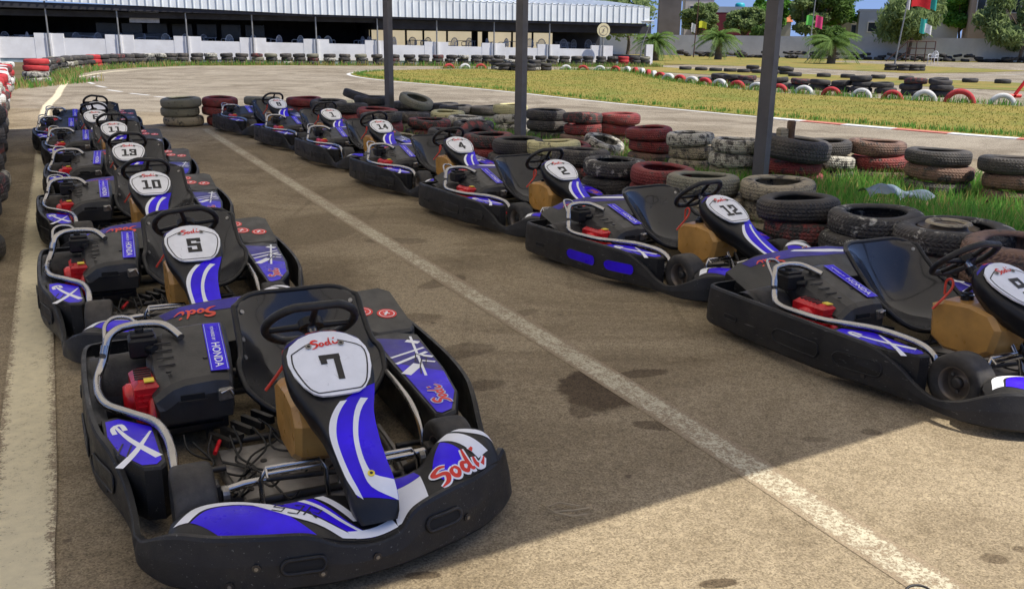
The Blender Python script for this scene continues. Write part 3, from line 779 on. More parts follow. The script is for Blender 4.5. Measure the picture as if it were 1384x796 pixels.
# ---- side pods ---------------------------------------------------------------------------
def make_right_pod(root):
    poly = [(.10,-.735),(.30,-.738),(.60,-.705),(.66,-.545),(.965,-.54),(.975,-.60),(.88,-.665),(.62,-.735)]
    poly = [(.555,-.715),(.545,-.665),(.66,-.548),(.955,-.535),(.985,-.555),(.975,-.605),(.86,-.675),(.70,-.712)][::-1]
    poly = poly[::-1] if False else poly
    mb = MB()
    top = lambda x, y: .236 - .03*(x-.6)
    area = sum(a[0]*b[1]-b[0]*a[1] for a, b in zip(poly, poly[1:]+poly[:1]))
    if area < 0: poly = poly[::-1]
    mb.prism(poly, .045, top, BLK, .008)
    # slim rail that carries the pod backwards under the steel bar
    mb.prism([(-.20,-.752),(.56,-.738),(.56,-.690),(-.20,-.715)], .06, .225, BLK, .006)
    o = mb.build('side_pod', root)
    d = MB(); fr = SurfFrame((.78,-.62), (1,0), (0,1), top)
    q = [(x-.78, y+.62) for x, y in poly]; cx = sum(p[0] for p in q)/len(q); cy = sum(p[1] for p in q)/len(q)
    ins = [((x-cx)*.88+cx, (y-cy)*.84+cy) for x, y in q]
    fan_on(d, fr, ins, BLUE, .0015)
    # big white X and hollow block letters
    stroke(d, fr, [(-.155,-.055),(-.02,-.01),(.13,.065)], [.008,.018,.026], WHITE, .0024)
    stroke(d, fr, [(.17,-.055),(.07,.0),(-.07,.055)], [.026,.020,.008], WHITE, .0029)
    stroke(d, fr, [(-.08,-.055),(-.13,-.06),(-.15,-.035),(-.10,-.022)], .016, WHITE, .0034)
    for pts in ([(.02,-.01),(.10,-.028)], [(.0,-.035),(.08,-.055)]): stroke(d, fr, pts, .006, INK, .0036, smooth=0)
    d.build('livery_sticker', o)
def make_left_pod(root):
    poly = [(.12,.365),(.955,.365),(.975,.39),(.955,.445),(.80,.515),(.55,.555),(.16,.575),(.11,.50)]
    mb = MB(); top = lambda x, y: .268 - .035*(x-.1)/.85
    mb.prism(poly, .045, top, BLKM, .01)
    o = mb.build('side_pod', root)
    d = MB(); fr = SurfFrame((.55,.46), (1,0), (0,1), top)
    q = [(.16,.385),(.60,.378),(.94,.376),(.955,.39),(.935,.435),(.79,.503),(.55,.54),(.24,.557)]
    fan_on(d, fr, [(x-.55, y-.46) for x, y in q], NAVY, .0015)
    q2 = [(.46,.380),(.94,.376),(.955,.39),(.935,.435),(.79,.503),(.60,.533)]
    fan_on(d, fr, [(x-.55, y-.46) for x, y in q2], BLUE, .0022)
    # white rays and hollow letters
    for (a, b, w) in (((.19,.535),(.62,.452),.011),((.40,.380),(.335,.545),.014),((.47,.380),(.385,.54),.018),((.585,.382),(.50,.462),.042),((.235,.50),(.275,.545),.030),((.445,.545),(.405,.495),.020),((.50,.535),(.47,.49),.014)):
        stroke(d, fr, [(a[0]-.55,a[1]-.46),(b[0]-.55,b[1]-.46)], w, WHITE, .0028 + w*.02, smooth=0)
    stroke(d, fr, [(-.10,.035),(-.02,.0),(.05,-.02)], .005, INK, .0041, smooth=0)
    stroke(d, fr, [(-.16,.03),(-.10,.055),(-.03,.028),(-.08,.0),(-.16,.03)], .005, INK, .0042, smooth=0)
    script(d, SurfFrame((.80,.435), (-1,.13), (-.13,-1), top), .062, REDI, .0044, LBLUE, .0)
    d.build('livery_sticker', o)
    # low box behind it, over the left rear wheel
    mb = MB(); topb = lambda x, y: .268 - .17*(x-.1)
    mb.prism([(-.34,.385),(.075,.385),(.10,.42),(.095,.575),(.06,.60),(-.31,.605),(-.36,.56)], .06, topb, DECKG, .012)
    rb = mb.build('rear_wheel_cover', root)
    d = MB(); fr = SurfFrame((-.14,.46), (0,1), (-1,0), topb)
    for (x, y) in ((-.045,-.02),(.055,-.065),(-.07,.10)):
        fan_on(d, fr, [(x+.046*math.cos(a*.2618), y+.046*math.sin(a*.2618)) for a in range(24)], REDI, .0016)
        fan_on(d, fr, [(x+.036*math.cos(a*.2618), y+.036*math.sin(a*.2618)) for a in range(24)], WHITE, .0022)
        fan_on(d, fr, [(x+.032*math.cos(a*.2618), y+.032*math.sin(a*.2618)) for a in range(24)], REDI, .0028)
        stroke(d, fr, [(x-.014,y-.016),(x,y+.004),(x+.006,y+.018)], [.012,.010,.012], WHITE, .0036)
        stroke(d, fr, [(x-.014,y+.010),(x+.012,y-.008)], [.006,.007], WHITE, .0040, smooth=0)
    d.build('warning_sticker', rb)

def deck_z(y): return lerpk([(-.54,.262),(-.46,.30),(-.34,.338),(-.1,.356),(.2,.352),(.34,.335),(.44,.285)], y)[0]
def make_deck(root):
    mb = MB()
    def S(u, v):
        y = -.54 + .98*u; zb = deck_z(y); x = -.425 + .31*v - .02*(1-abs(2*u-1)**3)*0
        return (x, y, zb - v*.095*(1 if v < .99 else 1) - .01*v*v)
    mb.grid(lambda u, v: S(1-u, v), 30, 8, DECKG)
    e1 = [S(i/30, 0) for i in range(31)]
    mb.loft([[(x-.004, y, z-.02) for x, y, z in e1], e1], BLK, False, True, False)
    mb.loft([[(x-.02, y, .09) for x, y, z in e1], [(x-.004, y, z-.02) for x, y, z in e1]], BLK, False, True, False)
    f1 = [S(i/30, 1) for i in range(31)]; mb.loft([f1, [(x, y, .10) for x, y, z in f1]], BLK, False, True, False)
    for uu in (0, 1):
        a = [S(uu, j/8) for j in range(9)]; b = [(x, y, .10) for x, y, z in a]
        mb.loft([a, b] if uu == 0 else [b, a], BLK, False, True, False)
    o = mb.build('rear_deck', root)
    d = MB()
    def zf(x, y): 
        v = (x+.425)/.31; return deck_z(y) - v*.095 - .01*v*v
    fr = SurfFrame((-.36,-.05), (0,-1), (1,0), zf)
    def strip(a, b, mat, h, n=20, m=5):
        A = catmull(a, max(2, n//(len(a)-1))); B = catmull(b, max(2, n//(len(b)-1))); P = []
        for (ya, xa), (yb, xb) in zip(A, B):
            for j in range(m+1):
                w = j/m; x = xa+(xb-xa)*w; y = ya+(yb-ya)*w; P.append((x, y, zf(x, y)+h))
        d.add(P, [(i*(m+1)+j, (i+1)*(m+1)+j, (i+1)*(m+1)+j+1, i*(m+1)+j+1) for i in range(len(A)-1) for j in range(m)], mat, True)
    strip([(-.44,-.415),(-.1,-.418),(.2,-.418),(.38,-.415)], [(-.42,-.36),(-.1,-.34),(.2,-.33),(.37,-.35)], NAVY, .0015)
    strip([(-.10,-.40),(.05,-.375),(.2,-.355),(.36,-.365)], [(-.06,-.41),(.06,-.40),(.22,-.385),(.36,-.39)], WHITE, .0024)
    script(d, SurfFrame((-.345,-.29), (0,-1), (1,0), zf), .066, ORED, .0034, None, -.08)
    d.build('livery_sticker', o)

# ---- engine ------------------------------------------------------------------------------
def make_engine(root):
    e = MB()
    e.box((.20,-.40,.13), (.34,.26,.16), IRON, 0, .015)
    for k in range(6): e.box((.36,-.40,.09+.022*k), (.06,.22,.008), IRON)
    e.tube([(.06,-.43,.20),(-.02,-.46,.28),(-.08,-.40,.24),(-.12,-.30,.18)], .03, IRON, 10)
    eo = e.build('engine', root)
    c = MB()   # moulded cover: lofted along x
    rings = []
    for (x, yl, yr, zt, zb) in ((.005,-.235,-.47,.350,.20),(.03,-.225,-.505,.385,.18),(.06,-.222,-.52,.3905,.175),(.12,-.222,-.53,.3760,.17),(.24,-.228,-.535,.3450,.165),(.34,-.238,-.535,.3194,.16),(.415,-.25,-.53,.300,.155),(.44,-.255,-.525,.283,.15),(.455,-.262,-.515,.24,.14)):
        m = (yl+yr)/2
        rings.append([(x,yr,zb),(x,yr-.004,zb+(zt-zb)*.55),(x,yr+.02,zt-.045),(x,yr+.06,zt-.018),(x,m-.03,zt-.006),(x,yl-.06,zt),(x,yl-.012,zt-.006),(x,yl,zt-.022),(x,yl+.004,zb+(zt-zb)*.5),(x,yl,zb)])
    c.loft(rings, COVER, True, False)
    c.box((.457,-.40,.235), (.006,.085,.022), SLOT)  # slot drawn as a black bar, its inner shade in the colour
    c.box((.460,-.40,.222), (.012,.10,.006), COVER)
    c.box((.40,-.262,.21), (.09,.02,.09), COVER, 0, .008)
    c.box((.446,-.285,.228), (.03,.055,.05), BOLT, .2, .006)
    c.tube([(.47,-.30,.24),(.47,-.27,.25),(.46,-.255,.22)], .006, STEEL, 6)
    for (x, y) in ((.10,-.42),(.30,-.33),(.36,-.47)): c.disc((x, y, .384-.258*max(0,x-.09)-.006), .010, BLKM, (0,0,1), 10, .006)
    for k in range(4): c.tube([(.14+.05*k,-.5,.352-.013*k),(.16+.05*k,-.44,.360-.013*k)], .003, COVER, 5)
    co = c.build('engine_cover', eo)
    # maker's strip along the inboard edge of the cover
    d = MB()
    A = Vector((.075,-.275,.3905)); B = Vector((.405,-.290,.3055))
    fr = Frame((A+B)/2 + Vector((0,0,.0015)), B-A, (0,1,0.0))
    L = (B-A).length/2
    poly_on(d, fr, [(-L,-.034),(L,-.034),(L,.034),(-L,.034)], BLUE, .0012)
    stroke(d, fr, [(-L+.006,-.029),(L-.006,-.029),(L-.006,.029),(-L+.006,.029)], .0022, LBLUE, .0018, True, 0)
    text_on(d, fr, 'HONDA', .044, WHITE, .0022, .062, .000, 1.05)
    text_on(d, fr, 'POWERED BY', .017, WHITE, .0022, -.092, -.002, 1.0)
    d.build('maker_sticker', co)
    a = MB()
    a.box((.075,-.538,.335), (.10,.105,.085), BLKM, 0, .012)
    a.box((.075,-.538,.384), (.085,.09,.012), BLKM, 0, .004)
    a.disc((.07,-.545,.389), .017, BLKM, (0,0,1), 14, .014)
    a.tube([(.12,-.52,.33),(.16,-.50,.335)], .018, BLKM, 8)
    a.build('air_filter_box', eo)
    s = MB()
    s.box((.285,-.555,.195), (.20,.09,.18), REDE, .05, .02)
    s.revolve([(.001,-.030),(.055,-.028),(.066,-.012),(.066,.02)], REDE, 24, 'y', (.285,-.603,.19))
    for k in range(5):
        s.box((.372,-.55,.135+.022*k), (.006,.05,.010), INK)
        s.box((.387,-.555,.15+.022*k), (.004,.06,.008), REDE)
    for k in range(5): s.box((.225+.026*k,-.558,.287), (.012,.06,.004), INK)
    s.box((.355,-.54,.287), (.04,.035,.005), YEL); s.tube([(.36,-.53,.22),(.40,-.53,.20),(.42,-.54,.15)], .022, REDE, 10)
    s.build('fan_shroud', eo)
    # silencer
    x = MB(); x.tube([(.16,-.50,.30),(.10,-.47,.30),(.00,-.42,.30)], .028, IRON, 10)
    x.build('silencer', eo)

def make_bars(root):
    b = MB()
    p = catmull([(.16,-.40,.375),(.07,-.45,.405),(.045,-.53,.412),(.055,-.61,.408),(.09,-.655,.39),(.115,-.672,.35),(.135,-.685,.31),(.17,-.705,.272),(.24,-.715,.258),(.36,-.712,.258),(.48,-.685,.256),(.58,-.615,.254),(.68,-.548,.252),(.80,-.522,.248),(.92,-.516,.238),(.985,-.518,.20),(1.0,-.52,.12),(1.0,-.52,.05)], 5)
    b.tube(p, .0158, STEEL, 12)
    b.tube([(.112,-.671,.362),(.124,-.679,.332)], .018, STEEL, 12)
    b.tube([(.124,-.679,.332),(.132,-.684,.316)], .0155, IRON, 12)
    b.tube(catmull([(.02,-.55,.40),(.0,-.575,.43),(.005,-.63,.438),(.05,-.665,.425),(.09,-.672,.385),(.105,-.672,.355)], 5), .008, STEEL, 8)
    b.build('engine_guard_bar', root)
    b = MB()
    b.tube(catmull([(.18,.355,.14),(.30,.35,.205),(.46,.345,.222),(.66,.338,.222),(.80,.332,.212),(.90,.328,.17),(.95,.325,.09),(.97,.325,.05)], 5), .0125, STEEL, 10)
    b.build('side_guard_bar', root)

def make_steering(root):
    w = MB(); c0 = Vector((.665,.0,.534)); n0 = Vector((-.66,0,.75)).normalized(); c = Vector((0,0,0)); nrm = Vector((0,0,1))
    X = Vector((1,0,0)); Y = Vector((0,1,0))
    ring = []
    for k in range(40):
        a = 2*math.pi*k/40; x, y = math.cos(a), math.sin(a)
        y = min(y, .88); y = max(y, -.92)
        ring.append(c + X*x*.160 + Y*y*.156)
    w.tube(ring, .0155, WHEELR, 10, closed=True)
    for a in (-.25, math.pi+.25, -math.pi/2, math.pi/2):
        d = X*math.cos(a)*.146 + Y*math.sin(a)*.130
        w.tube([c - nrm*.012, c - nrm*.006 + d*.5, c + d], [.016,.013,.011], BLKM, 8)
    w.disc(c - nrm*.02, .045, BLKM, nrm, 20, .028)
    w.disc(c + nrm*.009, .024, IRON, nrm, 16, .004)
    so = w.build('steering_wheel', root); X0 = Vector((0,1,0)); Y0 = n0.cross(X0).normalized(); Y0 = Y0 if Y0.z > 0 else -Y0; X0 = Y0.cross(n0)
    so.matrix_basis = Matrix(((X0.x,Y0.x,n0.x,c0.x),(X0.y,Y0.y,n0.y,c0.y),(X0.z,Y0.z,n0.z,c0.z),(0,0,0,1)))
    c, nrm = c0, n0
    s = MB()
    s.tube([c - nrm*.02, c + Vector((.05,0,-.05)), (.93,-.005,.25), (1.06,-.01,.09)], [.02,.013,.011,.011], STEEL, 10)
    s.tube([c + Vector((.035,0,-.04)), c + Vector((.06,0,-.065))], .026, BLKM, 12)
    s.tube([(.76,0,.44),(.70,.0,.38),(.60,-.02,.24),(.56,-.03,.08)], .010, IRON, 8)
    s.tube([(.77,.03,.42),(.98,.06,.18),(1.06,.07,.06)], .009, IRON, 8)
    s.build('steering_column', root)

def make_tank(root):
    mb = MB()
    sec = [(.605,.315),(.62,.15),(.70,.105),(.90,.112),(.975,.16),(1.0,.28),(.945,.345),(.82,.362),(.67,.348)]
    def ring(y, k, dz=0):
        cx, cz = .80, .24
        return [((x-cx)*k+cx, y, (z-cz)*k+cz+dz) for x, z in sec]
    mb.loft([ring(-.135,.84), ring(-.115,.96), ring(-.03,1.0), ring(.05,1.0), ring(.09,.92), ring(.10,.86)][::-1], TANK, True, False)
    mb.disc((.74,-.04,.352), .030, BLKM, (-.1,0,1), 16, .022); mb.disc((.74,-.04,.382), .024, BLKM, (-.1,0,1), 16, .006)
    mb.tube(catmull([(.66,-.10,.365),(.66,-.10,.43),(.69,-.10,.445),(.70,-.11,.40),(.66,-.17,.30)], 5), .006, ORED, 6)
    mb.build('fuel_tank', root)

def make_floor(root):
    f = MB()
    f.prism([(.55,-.36),(1.22,-.34),(1.26,-.15),(1.26,.12),(1.20,.26),(.55,.28)], .042, .047, FLOORM)
    for (x, y) in ((.7,-.2),(.9,-.28),(1.1,-.2),(.9,.2),(1.12,.1)): f.disc((x, y, .047), .012, IRON, (0,0,1), 10, .004)
    f.build('floor_tray', root)
    c = MB()
    for y in (-.32, .22):
        c.tube(catmull([(-.25,y,.07),(.2,y*1.05,.055),(.7,y*1.1,.055),(1.1,y*.95,.06),(1.35,y*.8,.065)], 4), .015, IRON, 8)
    for x in (-.2, .02, .52, 1.02, 1.30): c.tube([(x,-.33,.062),(x,.24,.062)], .014, IRON, 8)
    c.tube([(0,-.66,.14),(0,.55,.14)], .022, IRON, 10)                                  # rear axle
    for (y0, y1) in ((-.33,-.42),(.23,.30)): c.tube([(1.02,y0,.075),(1.065,y1,.13)], .018, IRON, 8)
    for y in (-.41, .30): 
        c.box((1.065,y,.13), (.05,.03,.10), IRON, 0, .006)
        c.disc((1.065, y+(.02 if y < 0 else -.02), .13), .03, BOLT, (0, 1 if y < 0 else -1, 0), 16, .02)
    for (x, y0, y1, z) in ((.78,-.72,-.34,.085),(.25,-.74,-.34,.085),(.85,.25,.40,.085),(.25,.25,.42,.085)): c.tube([(x,y0,z),(x,y1,z)], .012, IRON, 8)
    for k in range(7):
        y = -.30+.05*k*.9; c.box((.52-.04*k, y-.02, .075), (.12,.02,.03), IRON, .5)
    c.build('chassis_frame', root)
    t = MB()
    t.tube([(1.05,-.40,.135),(1.035,-.32,.14),(1.03,-.25,.14)], [.012,.014,.013], STEEL, 8)
    t.tube([(1.03,-.25,.14),(1.035,-.02,.125)], .010, IRON, 8)
    t.tube([(1.06,.29,.15),(1.05,.16,.14),(1.04,.02,.128)], [.016,.015,.010], STEEL, 8)
    t.disc((1.05,-.405,.135), .018, STEEL, (0,0,1), 12, .012)
    t.build('tie_rod', root)
    for (y0, y1) in ((-.27,-.06),(.07,.24)):
        p = MB()
        a = [(1.08,y0,.06),(1.06,y0,.155),(1.055,y0+.02,.19),(1.055,y1-.02,.19),(1.06,y1,.155),(1.09,y1,.06)]
        if y0 > 0: a = [(x+.05, y, z) for x, y, z in a]
        p.tube(a, .0085, STEEL, 8)
        p.tube([(q[0]+.025, q[1], q[2]-.008) for q in (a[2], a[3])], .008, STEEL, 8)
        p.tube([a[2], (a[2][0]+.03, a[2][1], a[2][2]-.02)], .007, STEEL, 6)
        p.build('pedal', root)
    w = MB(); rnd = random.Random(3)
    for k in range(9):
        x0, y0 = rnd.uniform(.48,.62), rnd.uniform(-.46,-.12); x1, y1 = rnd.uniform(.8,1.1), rnd.uniform(-.4,.05)
        w.tube(catmull([(x0,y0,.12),(x0+.08,y0+rnd.uniform(-.06,.06),.07),((x0+x1)/2,(y0+y1)/2+rnd.uniform(-.1,.1),.062),(x1,y1,.075),(x1+.05,y1+.03,.12)], 6), .0045, CABLE, 5)
    w.tube([(.56,-.33,.09),(.66,-.36,.09)], .008, REDE, 6)
    w.build('cable_bundle', root)
    g = MB()   # arched guard over the right rear wheel
    for y0, y1 in ((-.735,-.52),):
        A = [(-.16*math.cos(a)*1.12+.0, .205*math.sin(a)) for a in [math.pi*k/14*.95 for k in range(15)]]
        r1 = [(-.02-x*-1.0, y0, max(.07, .06+z)) for x, z in A]; r2 = [(-.02-x*-1.0, y1, max(.07,.075+z)) for x, z in A]
        g.loft([r1, r2], BLK, False, True, False); g.loft([[(x, y, z-.006) for x, y, z in r2], [(x, y, z-.006) for x, y, z in r1]], BLK, False, True, False)
        g.loft([[(x, y, z-.006) for x, y, z in r1], r1], BLK, False, True, False)
    g.build('wheel_guard', root)

def make_kart():
    root = empty('go_kart')
    bo, patch = make_bumper(root)
    make_seat(root)
    make_wheel(root, 1.095, -.478, .130, .125); make_wheel(root, 1.075, .372, .130, .125)
    make_wheel(root, 0, -.615, .140, .19); make_wheel(root, 0, .50, .140, .19)
    fo = make_fairing(root)
    make_nose(root); make_right_pod(root); make_left_pod(root); make_deck(root); make_engine(root); make_bars(root); make_steering(root); make_tank(root); make_floor(root)
    return root, patch
proto, patch = make_kart()
KARTS = [  # x, y, yaw (radians), number, label
 (-1.0068, 3.6935, -1.1261, '7', 'blue and black go-kart with number 7 on its white plate, nearest of all'),
 (-2.071, 5.4485, -1.1216, '5', 'blue and black go-kart with number 5 on its white plate, behind kart 7'),
 (-3.0619, 7.3789, -1.100, '10', 'blue and black go-kart with number 10 on its white plate, behind kart 5'),
 (-3.9078, 9.1993, -1.160, '13', 'blue and black go-kart with number 13 on its white plate, behind kart 10'),
 (-4.9548, 11.2166, -1.1078, '11', 'blue and black go-kart with number 11 on its white plate, behind kart 13'),
 (-5.85, 12.75, -1.11, '6', 'blue and black go-kart with number 6 on its white plate, behind kart 11'),
 (-6.50, 14.25, -1.11, '', 'last blue and black go-kart of the left row, its plate hidden'),
 (1.8847, 4.8473, -1.1162, '9', 'blue and black go-kart with number 9, its nose in the sun'),
 (.8887, 6.6241, -1.005, '12', 'go-kart number 12 with two blue patches on its black flank'),
 (-.067, 8.3614, -1.0526, '2', 'blue and black go-kart with number 2 on its white plate, behind kart 12'),
 (-1.0088, 10.0781, -1.0585, '4', 'blue and black go-kart with number 4 on its white plate, behind kart 2'),
 (-2.051, 11.9556, -1.0842, '14', 'blue and black go-kart with number 14 on its white plate, behind kart 4'),
 (-3.022, 13.569, -1.030, '1', 'blue and black go-kart with number 1 on its white plate, behind kart 14'),
 (-4.2346, 15.4362, -1.0299, '8', 'blue and black go-kart with number 8, farthest of the right row')]
karts = []
for i, (x, y, a, n, lab) in enumerate(KARTS):
    k = proto if i == 0 else copy_tree(proto)
    k.location = (x, y, .006); k.rotation_euler.z = a
    tag(k, lab, 'go-kart', 'go-karts parked in two rows')
    karts.append((k, n))
rk = random.Random(21)
for i, (k, n) in enumerate(karts):
    st_a = 0.0 if i == 0 else rk.uniform(-.35,.35)
    for ch in k.children:
        if ch.name.startswith('steering_wheel'): ch.matrix_basis = ch.matrix_basis @ Matrix.Rotation(st_a, 4, 'Z')
        if ch.name.startswith('wheel') and ch.type == 'EMPTY' and ch.location.x > 1: ch.rotation_euler.z = st_a*.35
    f = [c for c in k.children if c.name.startswith('front_fairing')][0]
    make_plate(f, n)
    if n == '12':
        b = [c for c in k.children if c.name.startswith('wraparound_bumper')][0]
        for c in list(b.children):
            if c.name.startswith('flank_recess'): bpy.data.objects.remove(c)
        for (a, e2) in ((.128,.153),(.163,.207)):
            q = patch(a, e2, .095, .165, BLUE, BLK, 'flank_sticker', .006); q.parent = b; q['label'] = 'rounded blue sticker on the black flank'
# ================================================================== THE PLACE (camera above the origin, looking along +y)
EH = Vector((.51,-.86)); PH = Vector((.86,.51))          # along the parking lines towards the camera / across them to the right
def EP(e, p): q = EH*e + PH*p; return (q.x, q.y)
def sheet(name, poly, z, mat, sub=None):
    mb = MB(); mb.add([(x, y, z) for x, y in poly], [tuple(range(len(poly)))], mat)
    o = mb.build(name)
    if sum(a[0]*b[1]-b[0]*a[1] for a, b in zip(poly, poly[1:]+poly[:1])) < 0: o.data.flip_normals()
    return tag(o, kind='structure')
def band(pts, w):
    """outline of a painted line of width w (or [w..]) along pts"""
    if isinstance(w, (int, float)): w = [w]*len(pts)
    L, Rr = [], []
    for i, (x, y) in enumerate(pts):
        a = pts[max(i-1,0)]; b = pts[min(i+1,len(pts)-1)]
        dx, dy = b[0]-a[0], b[1]-a[1]; l = math.hypot(dx, dy)
        L.append((x-dy/l*w[i]/2, y+dx/l*w[i]/2)); Rr.append((x+dy/l*w[i]/2, y-dx/l*w[i]/2))
    return L, Rr
def line_sheet(name, pts, w, z, mat):
    L, Rr = band(pts, w); mb = MB(); V = []; core = []
    for (a, b) in zip(Rr, L):
        for f, c in ((0,0),(.20,1),(.80,1),(1,0)): V.append((a[0]+(b[0]-a[0])*f, a[1]+(b[1]-a[1])*f, z)); core.append(c)
    mb.add(V, [(4*i+j, 4*i+4+j, 4*i+5+j, 4*i+1+j) for i in range(len(pts)-1) for j in range(3)], mat)
    o = mb.build(name); at = o.data.attributes.new('core', 'FLOAT', 'POINT'); at.data.foreach_set('value', core)
    return tag(o, kind='structure')

# ---- ground: one sheet to the horizon, the asphalt lies on it
g = MB(); g.add([(-900,-300,-.02),(900,-300,-.02),(900,1500,-.02),(-900,1500,-.02)], [(0,1,2,3)], GRF)
tag(g.build('ground'), kind='structure')
sheet('pit_lane', [(-30,-8),(30,-8),(30,28),(14,34),(2,40),(-8,27),(-15,20),(-26,20)], 0, ASPH)
sheet('track', [(-26,19),(-13.5,19),(-9,19),(-3,17.2),(2.2,15.0),(7.5,12.0),(30,4),(70,20),(70,82),(30,84),(10,60),(6,53.8),(-4,51),(-12,48.6),(-16,46.2),(-17.2,43),(-17.5,38),(-16,32.6),(-14.6,29.6),(-20,29),(-24,24)], .004, TRACKM)
# painted lines
lL = [EP(-.6,-.17),EP(-2.6,-.06),EP(-3.4,.01),EP(-6,.2),EP(-8.4,.38),EP(-12,.67),EP(-16.7,1.0),EP(-21.7,1.42),(-11.3,22.8),(-13.0,26.6),(-14.9,31.2),(-16.0,35.5),(-16.4,39.5),(-15.6,43.5),(-13.4,46.2),(-9,48)]
line_sheet('white_edge_line', catmull(lL, 6), .20, .0065, LINE)
line_sheet('centre_line', catmull([EP(1.2,2.05),EP(-1.4,2.27),EP(-3.0,2.42),EP(-7.6,2.74),EP(-15.8,3.36)], 6), .165, .0018, LINE2)
for k, (x, y, a) in enumerate([(-14.4,31.0,1.2),(-13.2,28.9,1.0),(-12.1,27.1,.9),(-10.9,25.2,.8),(-9.7,23.9,.72),(-8.6,22.8,.68),(-7.5,21.9,.62),(-15.0,33.2,1.35)]):
    dx, dy = math.cos(-a), math.sin(-a)
    line_sheet('dashed_line', [(x-dx*.5, y-dy*.5), (x+dx*.5, y+dy*.5)], .13, .0065, TLINE)
# twig and torn wire left on the asphalt
tw = MB(); 
for pts in ([(.11,2.76,.014),(.15,2.70,.02),(.22,2.72,.016),(.27,2.74,.014)], [(.15,2.70,.018),(.21,2.68,.016),(.26,2.70,.013)], [(.13,2.74,.016),(.17,2.76,.022),(.24,2.75,.014)]): tw.tube(pts, .003, M('dry_straw', (.42,.33,.2), .8), 5)
tag(tw.build('dry_twig'), 'small dry forked twig lying on the shaded asphalt beside kart 7', 'twig')
wr = MB(); wr.tube(catmull([(1.12,2.24,.01),(1.15,2.28,.03),(1.20,2.28,.03),(1.24,2.22,.012)], 5), .004, CABLE, 5)
tag(wr.build('bent_wire'), 'short bent black wire lying in the sun at the bottom of the picture', 'wire')

# ---- grass island inside the bend, kerb, white edge
isl = catmull([(17,10.2),(12,12.9),(8.67,15.65),(7.46,16.85),(5.94,18.6),(4.03,21.1),(1.96,24.1),(.09,27.2),(-2.3,30.6),(-4.48,33.4),(-6.2,36.6),(-6.9,39.8),(-6.0,43),(-4.0,45.6),(-1.5,47.2),(2,47.8),(4.8,47.2),(6.0,44),(6.05,38.5),(6.75,34),(7.4,30.8),(8.3,28.8),(9.5,27.4),(11.2,26),(13.2,24),(17,21.5),(30,16),(30,6)], 5)
sheet('grass_island', isl, .012, GRI)
near_edge = isl[:56]
line_sheet('island_edge_line', [(x-.10, y-.10) for x, y in isl[22:75]], .16, .0065, TLINE)
kp_ = [(x-.14, y-.14) for x, y in isl[2:23]]
kp2 = []
for a, b in zip(kp_, kp_[1:]):
    for k in range(4): kp2.append((a[0]+(b[0]-a[0])*k/4, a[1]+(b[1]-a[1])*k/4))
L_, R_ = band(kp2, .26)
kb = MB(); acc = 0; last = None
for i in range(len(kp2)-1):
    acc += math.dist(kp2[i], kp2[i+1]); c_ = KRED if int(acc/1.02) % 2 else KWHT
    kb.add([(L_[i][0],L_[i][1],.02),(R_[i][0],R_[i][1],.02),(R_[i+1][0],R_[i+1][1],.02),(L_[i+1][0],L_[i+1][1],.02)], [(0,1,2,3)], c_)
    for P, Q in ((L_[i],L_[i+1]),(R_[i+1],R_[i])): kb.add([(P[0],P[1],.0),(P[0],P[1],.02),(Q[0],Q[1],.02),(Q[0],Q[1],.0)], [(0,1,2,3)], c_)
tag(kb.build('painted_kerb'), kind='structure')
# far turf strips and tracks
sheet('far_grass_strip', [(6.5,47.2),(10.1,42),(12.8,37.1),(17.6,32),(30,22),(60,14),(60,26),(34,32),(21.3,39),(11.9,49.3),(7.8,56.6)], .016, GRF)
sheet('far_grass_island', [(10,62.6),(18.2,57),(21,49.6),(26.85,53.5),(32,58),(29.2,66.7),(25.9,77.5),(12.9,80.3)], .016, GRF)
line_sheet('far_white_line', catmull([(14.5,57),(19,51),(23,48),(29,52),(36,60)], 5), .14, .02, TLINE)
line_sheet('far_edge_line', [(8.2,56.6),(12.2,49.4),(21.6,39.2),(34,32.2)], .14, .02, TLINE)
sheet('verge', [EP(-3.2,5.3),EP(-3.2,9.4),EP(-7,9.6),EP(-10,8.6),EP(-14.5,8.3),EP(-16.5,7.4),EP(-15.6,5.6),EP(-12,5.0)], .010, GRV)
sheet('left_verge', [(-30,52),(-23,36),(-17.5,24),(-14.2,24.6),(-15.4,28),(-16.9,33),(-17.6,38),(-17.8,43),(-17,47),(-14,50.7),(-6,53.7),(4,56),(8,58.4),(8,61)], .011, GRV)

# ---- tyres ---------------------------------------------------------------------------------
def tyre_profile(R0, w, ri, sag=0):
    h = w/2
    return [(ri,h*.70),(ri+.012,h*.93),(ri+.045,h*1.0),(R0-.04,h*.95),(R0-.016,h*.80),(R0-.004,h*.58),(R0,h*.2),(R0,-h*.2),(R0-.004,-h*.58),(R0-.016,-h*.80),(R0-.04,-h*.95),(ri+.045,-h),(ri+.012,-h*.93),(ri,-h*.70),(ri+.035,-h*.62),(R0-.03,-h*.5),(R0-.026,0),(R0-.03,h*.5),(ri+.035,h*.62)]
_tm = {}
def tyre_mesh(kind, var):
    if (kind, var) not in _tm:
        mb = MB(); rnd = random.Random(var*11+len(kind))
        mb.revolve(tyre_profile(.30, .158, .178 + .008*var), TY[kind], 44, 'z', closed=True)
        a1, a2, p1 = rnd.uniform(.0,.012), rnd.uniform(0,.008), rnd.uniform(0,6)
        V = []
        for x, y, z in mb.v:
            t = math.atan2(y, x); k = 1 + a1*math.cos(2*t+p1); V.append((x*k, y*k, z*(1+.05*math.cos(t+p1)) + a2*math.cos(2*t)))
        mb.v = V
        o = mb.build('tyre'); me = o.data; bpy.data.objects.remove(o); _tm[(kind, var)] = me
    return _tm[(kind, var)]
TYRES = []   # (kind, x, y, z, R, rot, label, group)
rt = random.Random(5)
